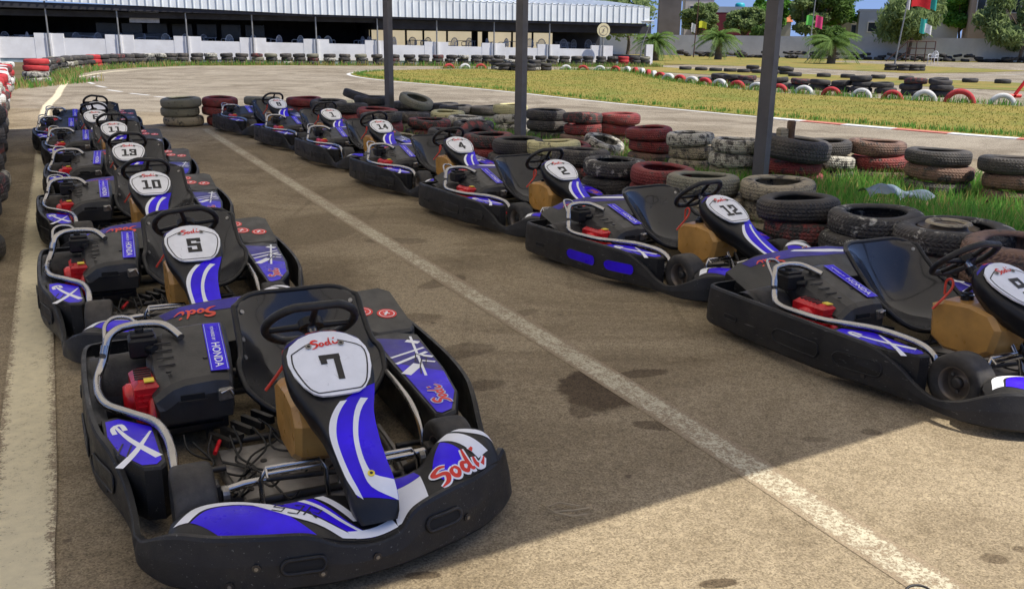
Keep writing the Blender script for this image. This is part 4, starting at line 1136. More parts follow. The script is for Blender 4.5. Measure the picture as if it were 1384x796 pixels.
def stack(x, y, cols, desc, group, R0=.31, h=None, jit=.045, lab=None, tilt=.045, z0=.012):
    hh = (h or .155)
    names = {1: ['only'], 2: ['lower','upper'], 3: ['bottom','middle','top'], 4: ['bottom','second','third','top'], 5: ['bottom','second','third','fourth','top']}[len(cols)]
    for i, c in enumerate(cols):      # bottom first
        s = R0/.30*rt.uniform(.97,1.03)
        l = lab or (f"{CN[c]} tyre, {names[i]} in the stack {desc}" if len(cols) > 1 else f"{CN[c]} tyre {desc}")
        TYRES.append((c, x+rt.uniform(-jit,jit), y+rt.uniform(-jit,jit), z0 + hh*(i+.5), (s, s, hh/.158*1.01), (rt.uniform(-tilt,tilt)*(i>0), rt.uniform(-tilt,tilt)*(i>0), rt.uniform(0,6.28)), l, group))
CN = {'black':'plain black','grey':'dusty grey','speck':'white-speckled black','red':'faded red','redblk':'black tyre with red wear,','bred':'bright red','white':'worn white','bwhite':'clean white','cream':'cream','yellow':'pale yellow','brown':'brown dusty','olive':'grey-green'}
CN['redblk'] = 'red-scuffed black'
GN = 'tyre stacks beside the right kart row'; GB = 'tyre stacks along the far side of the verge'; GF = 'heaped tyres at the end of the verge'
NEAR = [  # x, y, colours bottom to top, description
 (2.87,4.95,('red','brown','brown'),'at the right picture edge behind kart 9',.31),
 (2.66,5.45,('redblk','redblk','speck'),'behind kart 9 with a rim inside',.335),
 (2.37,5.90,('black','speck','speck'),'left of the one holding a rim',.31),
 (2.07,6.42,('redblk','redblk','black'),'by the grey-blue tarp',.295),
 (2.12,7.18,('cream','cream','cream'),'right behind the plate of kart 12',.30),
 (1.58,7.42,('cream','cream','olive'),'behind the steering wheel of kart 12',.30),
 (1.27,7.90,('red','red','red'),'behind the seat of kart 12',.29),
 (.95,8.39,('white','black','speck'),'between karts 12 and 2',.295),
 (.63,9.10,('redblk','redblk','grey'),'touching the plate of kart 2',.30),
 (.40,9.81,('black','black','yellow'),'behind the steering wheel of kart 2',.30),
 (.02,9.99,('grey','grey','black'),'right of the middle post',.28),
 (-.25,10.5,('red','red','redblk'),'touching the plate of kart 4',.30)]
for x, y, c, d, r_ in NEAR: stack(x, y, c, d, GN, r_)
BACK = [
 (4.95,8.95,('brown','brown','black'),'at the right end of the back row',.33),
 (4.42,9.50,('grey','brown','black'),'second from the right in the back row',.33),
 (4.12,10.30,('brown','red','brown'),'with a red inside in the back row',.32),
 (3.55,10.25,('grey','white','black'),'behind the big tilted tyre',.28),
 (2.52,10.38,('cream','white','white'),'just left of the near post',.285),
 (2.14,11.0,('cream','cream','white'),'second left of the near post',.28),
 (1.74,11.6,('brown','red','red'),'third left of the near post',.29),
 (1.54,13.8,('brown','red','red'),'fourth left of the near post',.31),
 (1.03,13.72,('brown','red','redblk'),'fifth left of the near post',.31),
 (.50,14.27,('grey','black','black'),'sixth left of the near post',.32),
 (-.04,15.31,('white','white','yellow'),'behind the middle post',.30)]
for x, y, c, d, r_ in BACK: stack(x, y, c, d, GB, r_)
# the big tilted tyre on red ones beside the near post
stack(3.02,9.85,('red','red'),'under the big tilted tyre', GB, .33)
TYRES.append(('black', 3.0, 9.83, .012+.31+.115, (1.34,1.34,1.45), (.05,.09,.3), 'big plain black tyre tilted on red tyres beside the near canopy post', GB))
FAR = [
 (-2.58,16.94,('black','black','black'),'left of the far post',.33),
 (-2.02,17.96,('black','grey'),'right of the far post',.33),
 (-1.42,17.67,('grey','black'),'second right of the far post',.33),
 (-3.25,17.97,('grey','olive'),'second left of the far post',.31),
 (-2.40,15.69,('black','olive'),'in front of the far post',.31),
 (-1.67,15.33,('olive','grey'),'with weeds growing in it',.31),
 (-1.10,15.74,('white','yellow'),'capped pale yellow in the far heap',.30),
 (-1.32,14.24,('redblk','redblk'),'of wide tyres between karts 14 and 4',.34),
 (-.78,14.74,('speck','white'),'flecked white behind kart 4',.30),
 (-.55,17.07,('black','black'),'at the track left of the middle post',.32),
 (-1.05,17.15,('black','black'),'third right of the far post',.31),
 (-.62,13.83,('black','speck'),'behind the steering wheel of kart 4',.30),
 (-5.72,15.85,('cream','olive','olive'),'at the left of the lane end',.33),
 (-5.10,16.05,('red','red','red'),'second from left at the lane end',.30),
 (-4.45,16.35,('red','grey','olive'),'beyond the rear of kart 8',.31),
 (-3.75,16.30,('red','red','red'),'facing the seat of kart 8',.31),
 (-3.20,15.75,('red','red','grey'),'behind the plate of kart 8',.31),
 (-2.72,15.05,('red','red','black'),'behind kart 1',.31),
 (-2.05,14.00,('redblk','red','red'),'between karts 1 and 14',.31),
 (-1.9,13.3,('red','red','grey'),'behind the plate of kart 14',.30)]
for x, y, c, d, r_ in FAR: stack(x, y, c, d, GF, r_)
EXTRA = [  # odd tyres leaning and lying between the stacks
 ('grey', 1.62,6.72,.10,.28,(.25,.15,1),'dusty grey tyre lying low between the cream stacks and the tarp'),
 ('black',.30,8.95,.10,.29,(.1,.2,2),'plain black tyre lying flat between the stacks behind kart 2'),
 ('redblk',-.45,11.35,.24,.31,(1.1,.1,.6),'red-scuffed black tyre leaning among the weeds behind kart 4'),
 ('white',-.95,12.6,.10,.30,(.08,.1,.6),'worn white tyre lying flat behind the seat of kart 4'),
 ('black',-.85,12.1,.26,.30,(.1,.1,.6),'plain black tyre on the heap behind the seat of kart 4'),
 ('cream',-1.55,12.75,.12,.30,(.15,.1,.6),'cream tyre lying flat beside the plate of kart 14'),
 ('red',.75,12.4,.10,.30,(.1,.05,.6),'faded red tyre lying in the weeds below the back row'),
 ('white',1.25,12.7,.12,.29,(.3,.1,.6),'worn white tyre tipped in the weeds below the back row'),
 ('olive',-1.75,16.4,.42,.31,(.3,.15,.6),'grey-green tyre tilted on top of the far heap'),
 ('black',-2.9,17.3,.42,.32,(.12,.3,.6),'plain black tyre lying across the left of the far heap'),
 ('speck',-.15,13.1,.12,.30,(.15,.2,.6),'white-speckled black tyre lying left of the middle post foot')]
for c, x, y, z, r_, rot, lab in EXTRA: TYRES.append((c, x, y, z+.01, (r_/.30,r_/.30,1.0), rot, lab, 'odd tyres between the stacks'))
# tall wall of tyres left of the white line
GL_ = 'tall tyre wall left of the white line'
pal1 = ['black','grey','speck','black','redblk','grey','white']; pal2 = ['bred','bred','red','bwhite','white','bred']
k = 0
x, y = -3.80, 6.0
while y < 27.0:
    dx, dy = (-.475,.880) if y < 17 else (-.455,.890)
    far_ = y > 13.2
    cols = []
    for i in range(4):
        c = rt.choice(pal2 if far_ and (i > 1 or y > 19) else pal1)
        cols.append(c)
    for i, c in enumerate(cols):
        nm = ('bottom','second','third','top')[i]
        part = 'sunlit part' if far_ else 'shaded part'
        s = 1.03*rt.uniform(.96,1.04)
        TYRES.append((c, x-.02+rt.uniform(-.07,.07), y+rt.uniform(-.05,.05), .012+.165*(i+.5), (s,s,1.06), (rt.uniform(-.06,.06),rt.uniform(-.06,.06),rt.uniform(0,6)), f"{CN[c]} tyre, {nm} layer, {part} of the wall left of the white line", GL_))
    st = .66 if not far_ else .74
    x += dx*st; y += dy*st; k += 1
stack(-14.55,28.3,('white','white','bred','bred'),'at the far corner of the left wall', GL_, .37, .18)
# low barrier in front of the terrace
GT = 'low tyre barrier below the white terrace wall'
bar = catmull([(-15.4,30.2),(-16.8,33.2),(-18.0,37),(-18.5,41),(-18.0,44.6),(-16.2,47.6),(-12.2,49.8),(-4.3,52.2),(2,54),(6,55.1),(8.3,55.9)], 30)
acc = 0; lastp = bar[0]; palb = ['black','black','grey','grey','olive','black','white','redblk','grey','black','speck','grey']
prev = 0
for q in bar[1:]:
    acc += math.dist(q, lastp); lastp = q
    if acc >= .66:
        acc = 0
        c2_ = 'bred' if rt.random() < .055 else None
        for i in range(3):
            c = c2_ or rt.choice(palb)
            s = 1.06*rt.uniform(.95,1.05)
            TYRES.append((c, q[0]+rt.uniform(-.05,.05), q[1]+rt.uniform(-.05,.05), .012+.19*(i+.5), (s,s,1.22), (rt.uniform(-.05,.05),rt.uniform(-.05,.05),rt.uniform(0,6)), f"{CN[c]} tyre, {('lower','middle','upper')[i]} layer, low barrier below the white terrace wall", GT))
# half-buried red and white tyres on the island's far side
GH = 'half-buried red and white tyres round the grass island'
hp = [(-3.35,47.2),(-2.55,47.5),(-1.75,47.6),(2.6,47.7),(3.45,47.5),(4.3,47.25),(5.05,46.9),(5.55,46.1),(5.8,45),(5.95,43.6),(6.0,42),(6.0,40.3),(6.05,38.8),(6.15,37.3),(6.35,35.9),(6.6,34.7),(6.85,33.6),(7.15,32.5),(7.5,31.4),(7.9,30.3),(8.35,29.4),(8.9,28.6),(9.5,27.85),(10.15,27.15),(10.75,26.4),(11.4,25.8),(12.1,25.2),(12.9,24.5)]
for i, (x, y) in enumerate(hp):
    a = hp[max(0,i-1)]; b = hp[min(len(hp)-1,i+1)]
    t = math.atan2(b[1]-a[1], b[0]-a[0])
    if i >= 12: t = t*.45 - .15
    c = 'bred' if (i % 2 == 0) else 'bwhite'
    big = 1.42 if i == 26 else (1.2 if i in (25, 27) else 1.08)
    lab = f"{CN[c]} tyre half buried upright in the turf at the island edge"
    if i == 26: lab = 'largest bright red half-buried tyre, near the right end of the row'; c = 'bred'
    if i == 27: lab = 'last white half-buried tyre at the right picture edge'; c = 'bwhite'
    if i == 25: lab = 'big white half-buried tyre left of the largest red one'; c = 'bwhite'
    TYRES.append((c, x, y, -.045 if big < 1.2 else -.03, (big*.96,big*.96,1.25), (R(90), 0, t), lab, GH))
# flat tyres strung along the far tracks
GS = 'single flat tyres marking the far track'
for i, (x, y) in enumerate([(12.9,43.0),(14.1,42.6),(14.95,41.9),(16.2,41.6),(17.0,40.5),(18.0,39.4),(18.95,38.8),(20.0,38.2)]):
    TYRES.append(('black', x, y, .10, (1.05,1.05,1.1), (0,0,i), f"{['first','second','third','fourth','fifth','sixth','seventh','eighth'][i]} from the left of the single black tyres on the far turf strip", GS))
GD = 'black tyres piled behind the half-buried ones'
for i, (x, y, n) in enumerate([(7.4,36.2,1),(7.7,35.2,2),(8.0,34.2,2),(8.3,33.4,2),(8.7,32.6,1),(9.1,32.0,2),(9.6,31.4,2),(10.1,30.8,2),(10.6,30.3,2),(11.1,29.7,3),(11.6,29.2,2),(12.2,28.5,3),(12.75,27.9,3)]):
    for j in range(n):
        c = 'black' if rt.random() < .85 else 'redblk'
        TYRES.append((c, x+rt.uniform(-.06,.06), y+rt.uniform(-.06,.06), .10+.17*j, (1.12,1.12,1.1), (rt.uniform(-.08,.08),rt.uniform(-.08,.08),i), f"{CN[c]} tyre, {('bottom','second','third')[j]} layer, in the dark line behind the half-buried tyres", GD))
# cluster on the island by the middle post
for i, (x, y, n) in enumerate([(-.9,46.6,3),(-.3,46.2,3),(.3,45.9,3),(.95,45.9,3),(1.5,46.3,2),(-.5,45.6,2),(.1,45.3,2),(.7,45.3,2)]):
    for j in range(n):
        c = rt.choice(['black','grey','black','white'])
        TYRES.append((c, x, y, .10+.17*j, (1.05,1.05,1.1), (rt.uniform(-.06,.06),rt.uniform(-.06,.06),i), f"{CN[c]} tyre, {('bottom','second','third')[j]} layer, in the round heap on the grass island", 'round heap of tyres on the island'))
for i, (x, y, n) in enumerate([(21.9,54.6,2),(22.5,54.2,2),(23.1,54.2,2),(23.6,54.6,2),(22.3,55.4,2),(23.2,55.4,2)]):
    for j in range(n): TYRES.append(('black', x, y, .10+.19*j, (1.1,1.1,1.2), (0,0,i), f"black tyre, {('lower','upper')[j]} layer, ringing the foot of the red-flag pole", 'tyres round the foot of the red-flag pole'))
for i, (x, y) in enumerate([(9.2,50.5),(9.9,49.7),(10.5,48.9),(11.1,48.2),(11.6,47.4),(12.2,46.8),(12.7,46.1),(13.2,45.4),(12.3,48.4),(12.9,47.7),(13.5,47.0)]):
    for j in range(2 if i > 6 else 1): TYRES.append(('black', x, y, .10+.17*j, (1.12,1.12,1.1), (0,0,i), f"black tyre, {('lower','upper')[j]} layer, in the short dark heap left of the single tyres", 'short heap of black tyres on the far strip'))
TYRES.sort(key=lambda t: math.hypot(t[1], t[2]) - (6 if t[7] in (GH, GS) else 0))
IND = TYRES[:300]; REST = TYRES[300:]
for i, (c, x, y, z, s, r_, lab, grp) in enumerate(IND):
    o = bpy.data.objects.new('tyre', tyre_mesh(c, i % 3)); col.objects.link(o)
    o.location = (x, y, z); o.scale = s
    if grp == GH: o.rotation_euler = (R(90), 0, r_[2])
    else: o.rotation_euler = r_
    tag(o, lab, 'tyre', grp)
if REST:
    mb = MB()
    from mathutils import Euler
    for c, x, y, z, s, r_, lab, grp in REST:
        me = tyre_mesh(c, 0); mt = Matrix.Translation((x,y,z)) @ Euler(r_).to_matrix().to_4x4() @ Matrix.Diagonal((*s, 1))
        mb.add([mt @ v.co for v in me.vertices], [tuple(p.vertices) for p in me.polygons], TY[c], True)
    o = mb.build('far_tyres'); tag(o, 'farthest part of the low tyre barrier and the tyre heaps by the far track', 'tyres', kind='stuff')
# rim lying inside the near stack
rm = MB(); rm.revolve([(.172,-.03),(.165,-.06),(.12,-.055),(.10,-.02),(.055,-.015),(.05,-.03),(.001,-.03)], RIM, 30, 'z'); rm.revolve([(.176,-.03),(.178,-.07)], RIM, 30, 'z')
rm.revolve([(.135,-.01),(.128,.0),(.10,.0),(.092,-.012)], TY['cream'], 26, 'z')
tag(rm.build('wheel_rim', loc=(2.66,5.45,.49)), 'dusty wheel rim lying inside the top tyre behind kart 9', 'wheel rim')
# a far dark heap of tyres along the back wall: too far to count
mb = MB(); rnd = random.Random(4)
for k in range(150):
    t = k/150; x = 17+46*t+rnd.uniform(-.5,.5); y = 96-17*t + rnd.uniform(-.8,.8)
    me = tyre_mesh('black', 0)
    from mathutils import Euler
    mt = Matrix.Translation((x,y,.12+rnd.choice([0,0,.2,.4])*1.0)) @ Euler((rnd.uniform(-.2,.2),rnd.uniform(-.2,.2),0)).to_matrix().to_4x4() @ Matrix.Diagonal((1.3,1.3,1.5,1))
    mb.add([mt @ v.co for v in me.vertices], [tuple(p.vertices) for p in me.polygons], TY['black'], False)
tag(mb.build('wall_foot_tyres'), 'dark heap of tyres along the foot of the grey back wall', 'tyres', kind='stuff')

# ---- grass and weeds ------------------------------------------------------------------------
def blades(name, pts, hmin, hmax, wid, mats, label, lean=.5, seed=1):
    rnd = random.Random(seed); mb = MB()
    for (x, y, k) in pts:
        a = rnd.uniform(0,6.28); h = rnd.uniform(hmin,hmax)*k; w = wid*rnd.uniform(.6,1.3)
        lx, ly = math.cos(a)*h*lean*rnd.random(), math.sin(a)*h*lean*rnd.random(); b = rnd.uniform(0,3.14)
        cx, cy = math.cos(b)*w/2, math.sin(b)*w/2
        m = mats[0] if rnd.random() < mats[2] else mats[1]
        mb.add([(x-cx,y-cy,0.0),(x+cx,y+cy,0.0),(x+lx*.4+cx*.7,y+ly*.4+cy*.7,h*.6),(x+lx*.4-cx*.7,y+ly*.4-cy*.7,h*.6),(x+lx,y+ly,h)], [(0,1,2,3),(3,2,4)], m)
    o = mb.build(name); o.location.z = .012
    return tag(o, label, 'grass', kind='stuff')
rnd = random.Random(9); P = []
while len(P) < 34000:
    e = rnd.uniform(-16,-3.4); p = rnd.uniform(5.2,9.5)
    if e < -9.5 and p > 8.9: continue
    n = .5+.5*math.sin(e*1.7+p*1.3)*math.cos(p*2.1-e*.9); n = min(1, n + (.3 if e > -8.5 and p > 6.6 else 0))
    if rnd.random() > .25+.9*n: continue
    if e < -8 and rnd.random() < .5: continue
    x, y = EP(e, p)
    if 3.36 < x < 4.06 and 8.35 < y < 9.05 and rnd.random() < .85: continue
    P.append((x, y, .55+.7*n + (.25 if e > -6.5 else 0)))
blades('verge_grass', P, .05, .19, .012, (BLADE, BLADEY, .80), 'green and drying grass growing between the two rows of tyre stacks', .7, 2)
P = []
while len(P) < 9000:
    t = rnd.random(); q = bar[int(t*(len(bar)-1))]; 
    P.append((q[0]+rnd.uniform(-.2,1.3)*(1 if t < .45 else .4), q[1]-rnd.uniform(.1,1.1), rnd.uniform(.5,1.5)))
for k in range(1500): P.append((-14.3+rnd.uniform(-.8,.9)-0*k, 26.5+rnd.uniform(-2,4), rnd.uniform(.5,1.4)))
blades('barrier_weeds', P, .06, .24, .035, (BLADE, BLADEY, .45), 'weeds and dry grass along the low tyre barrier', .6, 3)
P = []
def inside(x, y, poly):
    c = False; n = len(poly); j = n-1
    for i in range(n):
        if (poly[i][1] > y) != (poly[j][1] > y) and x < (poly[j][0]-poly[i][0])*(y-poly[i][1])/(poly[j][1]-poly[i][1])+poly[i][0]: c = not c
        j = i
    return c
while len(P) < 20000:
    y = 12 + 34*rnd.random()**1.7; x = rnd.uniform(-7, 20)
    if abs(x)/y > .62 or not inside(x, y, isl): continue
    P.append((x, y, rnd.uniform(.7,1.5)*(1+.02*(y-12))))
blades('island_grass', P, .010, .026, .022, (BLADEI, BLADEY, .85), 'short sun-dried turf covering the grass island', .9, 4)
P = []
for (x, y) in hp:
    for k in range(130): P.append((x+rnd.gauss(0,.28), y-.12+rnd.gauss(0,.2), rnd.uniform(.5,1.3)))
for q in isl[10:60]:
    for k in range(50): P.append((q[0]+.25+rnd.gauss(0,.12), q[1]+.25+rnd.gauss(0,.12), rnd.uniform(.3,.7)))
blades('edge_grass', P, .08, .22, .022, (BLADE, BLADEI, .75), 'longer green grass round the half-buried tyres and the island edge', .6, 5)

# grey-blue tarp in the grass
tp = MB(); TX, TY_ = 3.42, 8.62
def TS(u, v):
    x = TX+.60*u; y = TY_+.42*v - .10*u; z = .10+.03*math.sin(u*9)*math.sin(v*4+1)+.05*math.exp(-((u-.3)/.22)**2)+.018*math.sin(u*21+v*5)-.22*abs(v-.5)**2
    pin = 1-.7*math.exp(-((u-.60)/.10)**2)
    return (x, TY_+.2+(y-TY_-.2)*pin, max(.02, z+.05))
tp.grid(TS, 30, 16, TARP); tag(tp.build('crumpled_tarp'), 'crumpled grey-blue tarp tied in the middle, lying in the grass behind the tyres', 'tarp')
# stump and stone standing beside the near post
st = MB(); st.loft([[ (2.93+.045*math.cos(a*.7854)*k, 9.72+.045*math.sin(a*.7854)*k, z) for a in range(8)] for z, k in ((.5,1.1),(.62,.95),(.72,1.05),(.735,.7))], WOOD, True, True)
tag(st.build('wooden_stub'), 'short brown wooden stub standing on the big tilted tyre', 'stub')
st = MB(); st.box((2.83,9.68,.60), (.09,.09,.12), TY['cream'], .3, .015); tag(st.build('cream_block'), 'small cream block beside the wooden stub on the tilted tyre', 'block')
# ================================================================== TERRACE BUILDING, WALL, BACKGROUND
WA = Vector((-20.3,49)); WD = Vector((28.6,8.0)); WL = WD.length; wd = WD.normalized(); wn = Vector((wd.y,-wd.x))   # wn points at the camera side
def WP(t, off=0.0): q = WA + WD*t + wn*off; return (q.x, q.y)
WANG = math.atan2(wd.y, wd.x)
def wtop(t): return 1.42 - .27*max(-.3, t)
def eave(t): return lerpk([(-.3,3.18),(.02,2.88),(.31,2.62),(.64,2.53),(.99,2.47)], t)[0]
def slab(mb, t0, t1, o0, o1, z0, z1a, z1b, mat, z0b=None):
    """wall-aligned block from t0..t1, offset o0..o1 (towards the camera), sloping top"""
    a, b, c, d = WP(t0,o1), WP(t1,o1), WP(t1,o0), WP(t0,o0)
    zb = z0 if z0b is None else z0b
    V = [(*a,z0),(*b,zb),(*c,zb),(*d,z0),(*a,z1a),(*b,z1b),(*c,z1b),(*d,z1a)]
    mb.add(V, [(0,1,5,4),(1,2,6,5),(2,3,7,6),(3,0,4,7),(4,5,6,7),(3,2,1,0)], mat)
posts = [-.123+.1125*i for i in range(-1, 10)]
# low wall with raised piers at every post
tw_ = empty('terrace_wall', (*WP(.35), 0)); tag(tw_, 'low whitewashed terrace wall with stepped piers behind the tyre barrier', 'wall')
tw_.location = (0,0,0)
mb = MB(); tl = -.215
edges = []
for i, t in enumerate(posts):
    w = .023
    edges.append((t-w, t+w))
prev = tl
for a, b in edges:
    if a > prev: slab(mb, prev, min(a, 1.0), -.10, .10, .22, wtop(prev)-.22, wtop(min(a,1))-.22, WALLW)
    slab(mb, max(a, tl), min(b, 1.0), -.105, .115, .20, wtop(a), wtop(b), WALLW)
    prev = b
slab(mb, .985, 1.0, -.12, .13, .1, wtop(1)+.12, wtop(1)+.12, WALLW)
slab(mb, tl-.012, tl+.012, -.3, .35, 0, 1.55, 1.55, WALLW)
mb.build('wall', tw_)
mb = MB(); slab(mb, tl, 1.0, -.08, .07, -.05, .235, .235, BLUEW); mb.build('blue_base', tw_)
for t in posts[1:]:
    mb = MB(); slab(mb, t-.004, t+.004, .116, .20, .1, wtop(t)-.02, wtop(t)-.02, WALLW); mb.build('pilaster', tw_)
# the open restaurant behind it
bd = empty('terrace_building'); tag(bd, 'long open-fronted terrace building under a white ribbed metal roof', 'building')
mb = MB()
def fasc(t, z): return (*WP(t, .45), z)
f0 = -.26
n = 96
for k in range(n):
    t0 = f0 + (.985-f0)*k/n; t1 = f0 + (.985-f0)*(k+1)/n
    h0, h1 = .95, .95
    V = []
    tm = t0+(t1-t0)*.16; tn = t0+(t1-t0)*.24
    for (t, o) in ((t0,.40),(t0+(t1-t0)*.04,.44),(tm,.44),(tn,.40),(t1,.40)):
        V.append((*WP(t,o), eave(t))); 
    for (t, o) in ((t0,.40),(t0+(t1-t0)*.04,.44),(tm,.44),(tn,.40),(t1,.40)):
        V.append((*WP(t,o-.05), eave(t)+.95))
    mb.add(V, [(i,i+1,i+6,i+5) for i in range(4)], SHEET)
    mb.add([V[0],V[1],V[2],V[7],V[6],V[5]], [(0,1,4,5),(1,2,3,4)], SEAM) if False else None
mb.build('fascia', bd)
mb = MB()
for k in range(n):
    t0 = f0 + (.985-f0)*k/n; dt = (.985-f0)/n
    a = [(*WP(t0, .447), eave(t0)+.01), (*WP(t0+dt*.07, .447), eave(t0)+.01), (*WP(t0+dt*.07, .40), eave(t0)+.94), (*WP(t0, .40), eave(t0)+.94)]
    mb.add(a, [(0,1,2,3)], SEAM)
mb.build('fascia_seam', bd)
mb = MB()   # roof sheets rising behind the fascia, ribs as folds
for k in range(n):
    t0 = f0 + (.985-f0)*k/n; t1 = f0 + (.985-f0)*(k+1)/n; V = []
    for t, dz in ((t0,0),(t0+(t1-t0)*.06,.05),(t0+(t1-t0)*.2,.05),(t0+(t1-t0)*.26,0),(t1,0)):
        zf = eave(t)+.95; V += [(*WP(t,.37), zf+dz), (*WP(t,-6.5), zf+1.5+dz-1.0*max(0,t)), ]
    mb.add(V, [(2*i,2*i+2,2*i+3,2*i+1) for i in range(4)], SHEET)
mb.build('roof', bd)
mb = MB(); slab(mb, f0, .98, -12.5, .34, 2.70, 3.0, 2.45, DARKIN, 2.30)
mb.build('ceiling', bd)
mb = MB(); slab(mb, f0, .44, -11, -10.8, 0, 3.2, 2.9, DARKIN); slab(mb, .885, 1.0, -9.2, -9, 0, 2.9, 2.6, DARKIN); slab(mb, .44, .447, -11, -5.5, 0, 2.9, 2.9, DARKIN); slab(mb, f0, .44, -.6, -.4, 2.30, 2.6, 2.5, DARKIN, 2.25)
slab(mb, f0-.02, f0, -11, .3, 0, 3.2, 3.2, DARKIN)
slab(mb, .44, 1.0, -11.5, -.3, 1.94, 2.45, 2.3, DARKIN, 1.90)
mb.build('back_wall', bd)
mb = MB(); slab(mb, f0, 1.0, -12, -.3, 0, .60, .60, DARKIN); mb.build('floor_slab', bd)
mb = MB()
for t in posts:
    a = WP(t, .21); mb.tube([(a[0],a[1],.3),(a[0],a[1],eave(t)+.3)], .045, GALV, 8)
for i, t in enumerate(posts):
    a = WP(t, .21); p = MB(); p.tube([(a[0],a[1],.3),(a[0],a[1],eave(t)+.3)], .042, GALV, 8); p.build('roof_post', bd)
for t in (.47,.55,.59,.645,.71,.735,.80,.85): 
    a = WP(t, -10.5); p = MB(); p.tube([(a[0],a[1],.2),(a[0],a[1],2.4)], .07 if t not in (.71,.735) else .22, DARKIN, 6); p.build('inner_column', bd)
mb = MB(); slab(mb, .005, .055, -.9, -.85, 2.05, 2.75, 2.75, CHAIRG); mb.build('hanging_screen', bd)
mb = MB(); slab(mb, -.16, .04, -8.2, -8.1, .3, 1.5, 1.5, CHAIRG); mb.build('inner_low_wall', bd)
mb = MB()
for k in range(7): slab(mb, -.10+.05*k, -.06+.05*k, -10.75, -10.7, 1.2, 2.1, 2.1, GLASS)
mb.build('shelf_front', bd)
# cream yard wall and greenery beyond the open back
mb = MB(); mb.box((-5,76.9,1.15), (22,.25,2.3), CREAM, WANG); tag(mb.build('cream_wall'), 'sunlit cream yard wall seen through the open back of the terrace', 'wall')

# plastic chairs and tables on the terrace
def make_chair(mat):
    r_ = empty('plastic_chair'); s = MB(); s.box((0,0,.44), (.46,.44,.035), mat, 0, .008); s.build('seat', r_)
    b = MB(); arc = [(-.24*math.cos(a), -.20-.02*math.sin(a), .46+.42*math.sin(a)**.8) for a in [math.pi*k/14 for k in range(15)]]
    b.tube(arc, .022, mat, 6)
    for k in range(-3, 4): b.tube([(k*.055,-.20,.46),(k*.062,-.225,.86-.012*k*k)], .013, mat, 5)
    b.build('backrest', r_)
    for sx in (-1, 1):
        a = MB(); a.tube([(sx*.25,-.2,.66),(sx*.27,.05,.67),(sx*.26,.2,.62),(sx*.24,.22,.44)], .02, mat, 6); a.build('armrest', r_)
        for sy in (-1, 1):
            l = MB(); l.tube([(sx*.21,sy*.19,.44),(sx*.25,sy*.24,0)], [.024,.018], mat, 6); l.build('leg', r_)
    return r_
def make_table(mat):
    r_ = empty('plastic_table'); s = MB(); s.box((0,0,.71), (.85,.85,.035), mat, 0, .01); s.build('tabletop', r_)
    for sx in (-1,1):
        for sy in (-1,1):
            l = MB(); l.tube([(sx*.36,sy*.36,.70),(sx*.38,sy*.38,0)], .026, mat, 6); l.build('leg', r_)
    return r_
pg, pw, pt = make_chair(CHAIRG), make_chair(CHAIRW), make_table(CHAIRG)
used = set()
def put(p, t, o, rz, z=.25):
    k = p if p not in used else copy_tree(p)
    used.add(p); a = WP(t, o); k.location = (a[0], a[1], z); k.rotation_euler.z = rz; return k
rnd = random.Random(12)
for i in range(30):
    t = -.20+1.13*i/30 + rnd.uniform(-.01,.01); w = i in (7,10,13,15,18,24) 
    tag(put(pw if w else pg, t, -.7-rnd.random()*1.4, rnd.uniform(0,6.28), .62), ('white' if w else 'grey') + ' slatted plastic armchair on the terrace behind the whitewashed wall', 'chair', 'plastic chairs on the terrace')
for i in range(11):
    tag(put(pt, -.17+.10*i, -1.6-rnd.random(), .3*i, .62), 'square grey plastic table on the terrace behind the whitewashed wall', 'table', 'plastic tables on the terrace')
# round sign on a post at the right end of the terrace
sg = empty('round_sign', (*WP(.885,.55), 0)); tag(sg, 'round cream sign with a faint emblem on a post before the terrace roof', 'sign')
q = MB(); q.tube([(0,0,0),(0,0,2.0)], .035, GALV, 8); q.build('post', sg)
q = MB(); q.disc((0,-.03,2.05), .40, SIGNC, (.25,-1,0), 28, .04); q.build('disc', sg)
q = MB(); ring = [(.02+.27*math.cos(a*.3491), -.10-.25*.27*math.cos(a*.3491)*-1*.0+.0, 2.05+.27*math.sin(a*.3491)) for a in range(18)]
q.tube([(x*.97, -.085+x*.25, z) for x, y, z in ring], .010, TANB, 6, closed=True); q.tube([(-.08,-.105,1.95),(.05,-.075,2.02),(-.02,-.09,2.08),(.08,-.07,2.16)], .016, TANB, 6); q.build('emblem', sg)
# street lamp with a flat head at the end of the terrace
sl = empty('yard_lamp', (*WP(.97,.3), 0)); tag(sl, 'leaning thin yard lamp with a flat pale head at the end of the terrace', 'lamp')
q = MB(); q.tube([(0,0,0),(.05,0,1.2),(.55,0,2.6)], .035, GALV, 8); q.build('post', sl)
q = MB(); q.box((.35,0,2.62), (.75,.25,.06), CHAIRW, 0, .015); q.build('lamp_head', sl)

# ---- shade canopy over the pit lane -------------------------------------------------------------
def can_mat():
    m = bpy.data.materials.new('translucent_roof_sheet'); m.use_nodes = True; t = m.node_tree; t.nodes.clear()
    d = t.nodes.new('ShaderNodeBsdfDiffuse'); d.inputs[0].default_value = (.80,.76,.68,1)
    tr = t.nodes.new('ShaderNodeBsdfTranslucent'); tr.inputs[0].default_value = (.86,.83,.77,1)
    mx = t.nodes.new('ShaderNodeMixShader'); mx.inputs[0].default_value = CANOPY_T
    o = t.nodes.new('ShaderNodeOutputMaterial'); t.links.new(d.outputs[0], mx.inputs[1]); t.links.new(tr.outputs[0], mx.inputs[2]); t.links.new(mx.outputs[0], o.inputs[0]); return m
CANOPY_T = .74  # translucency added to the sheets to brighten the shade below
CM = can_mat()
cn = empty('shade_canopy'); tag(cn, 'long shade canopy on grey square posts over the two rows of karts', 'canopy')
H = 3.2
rp = MB()
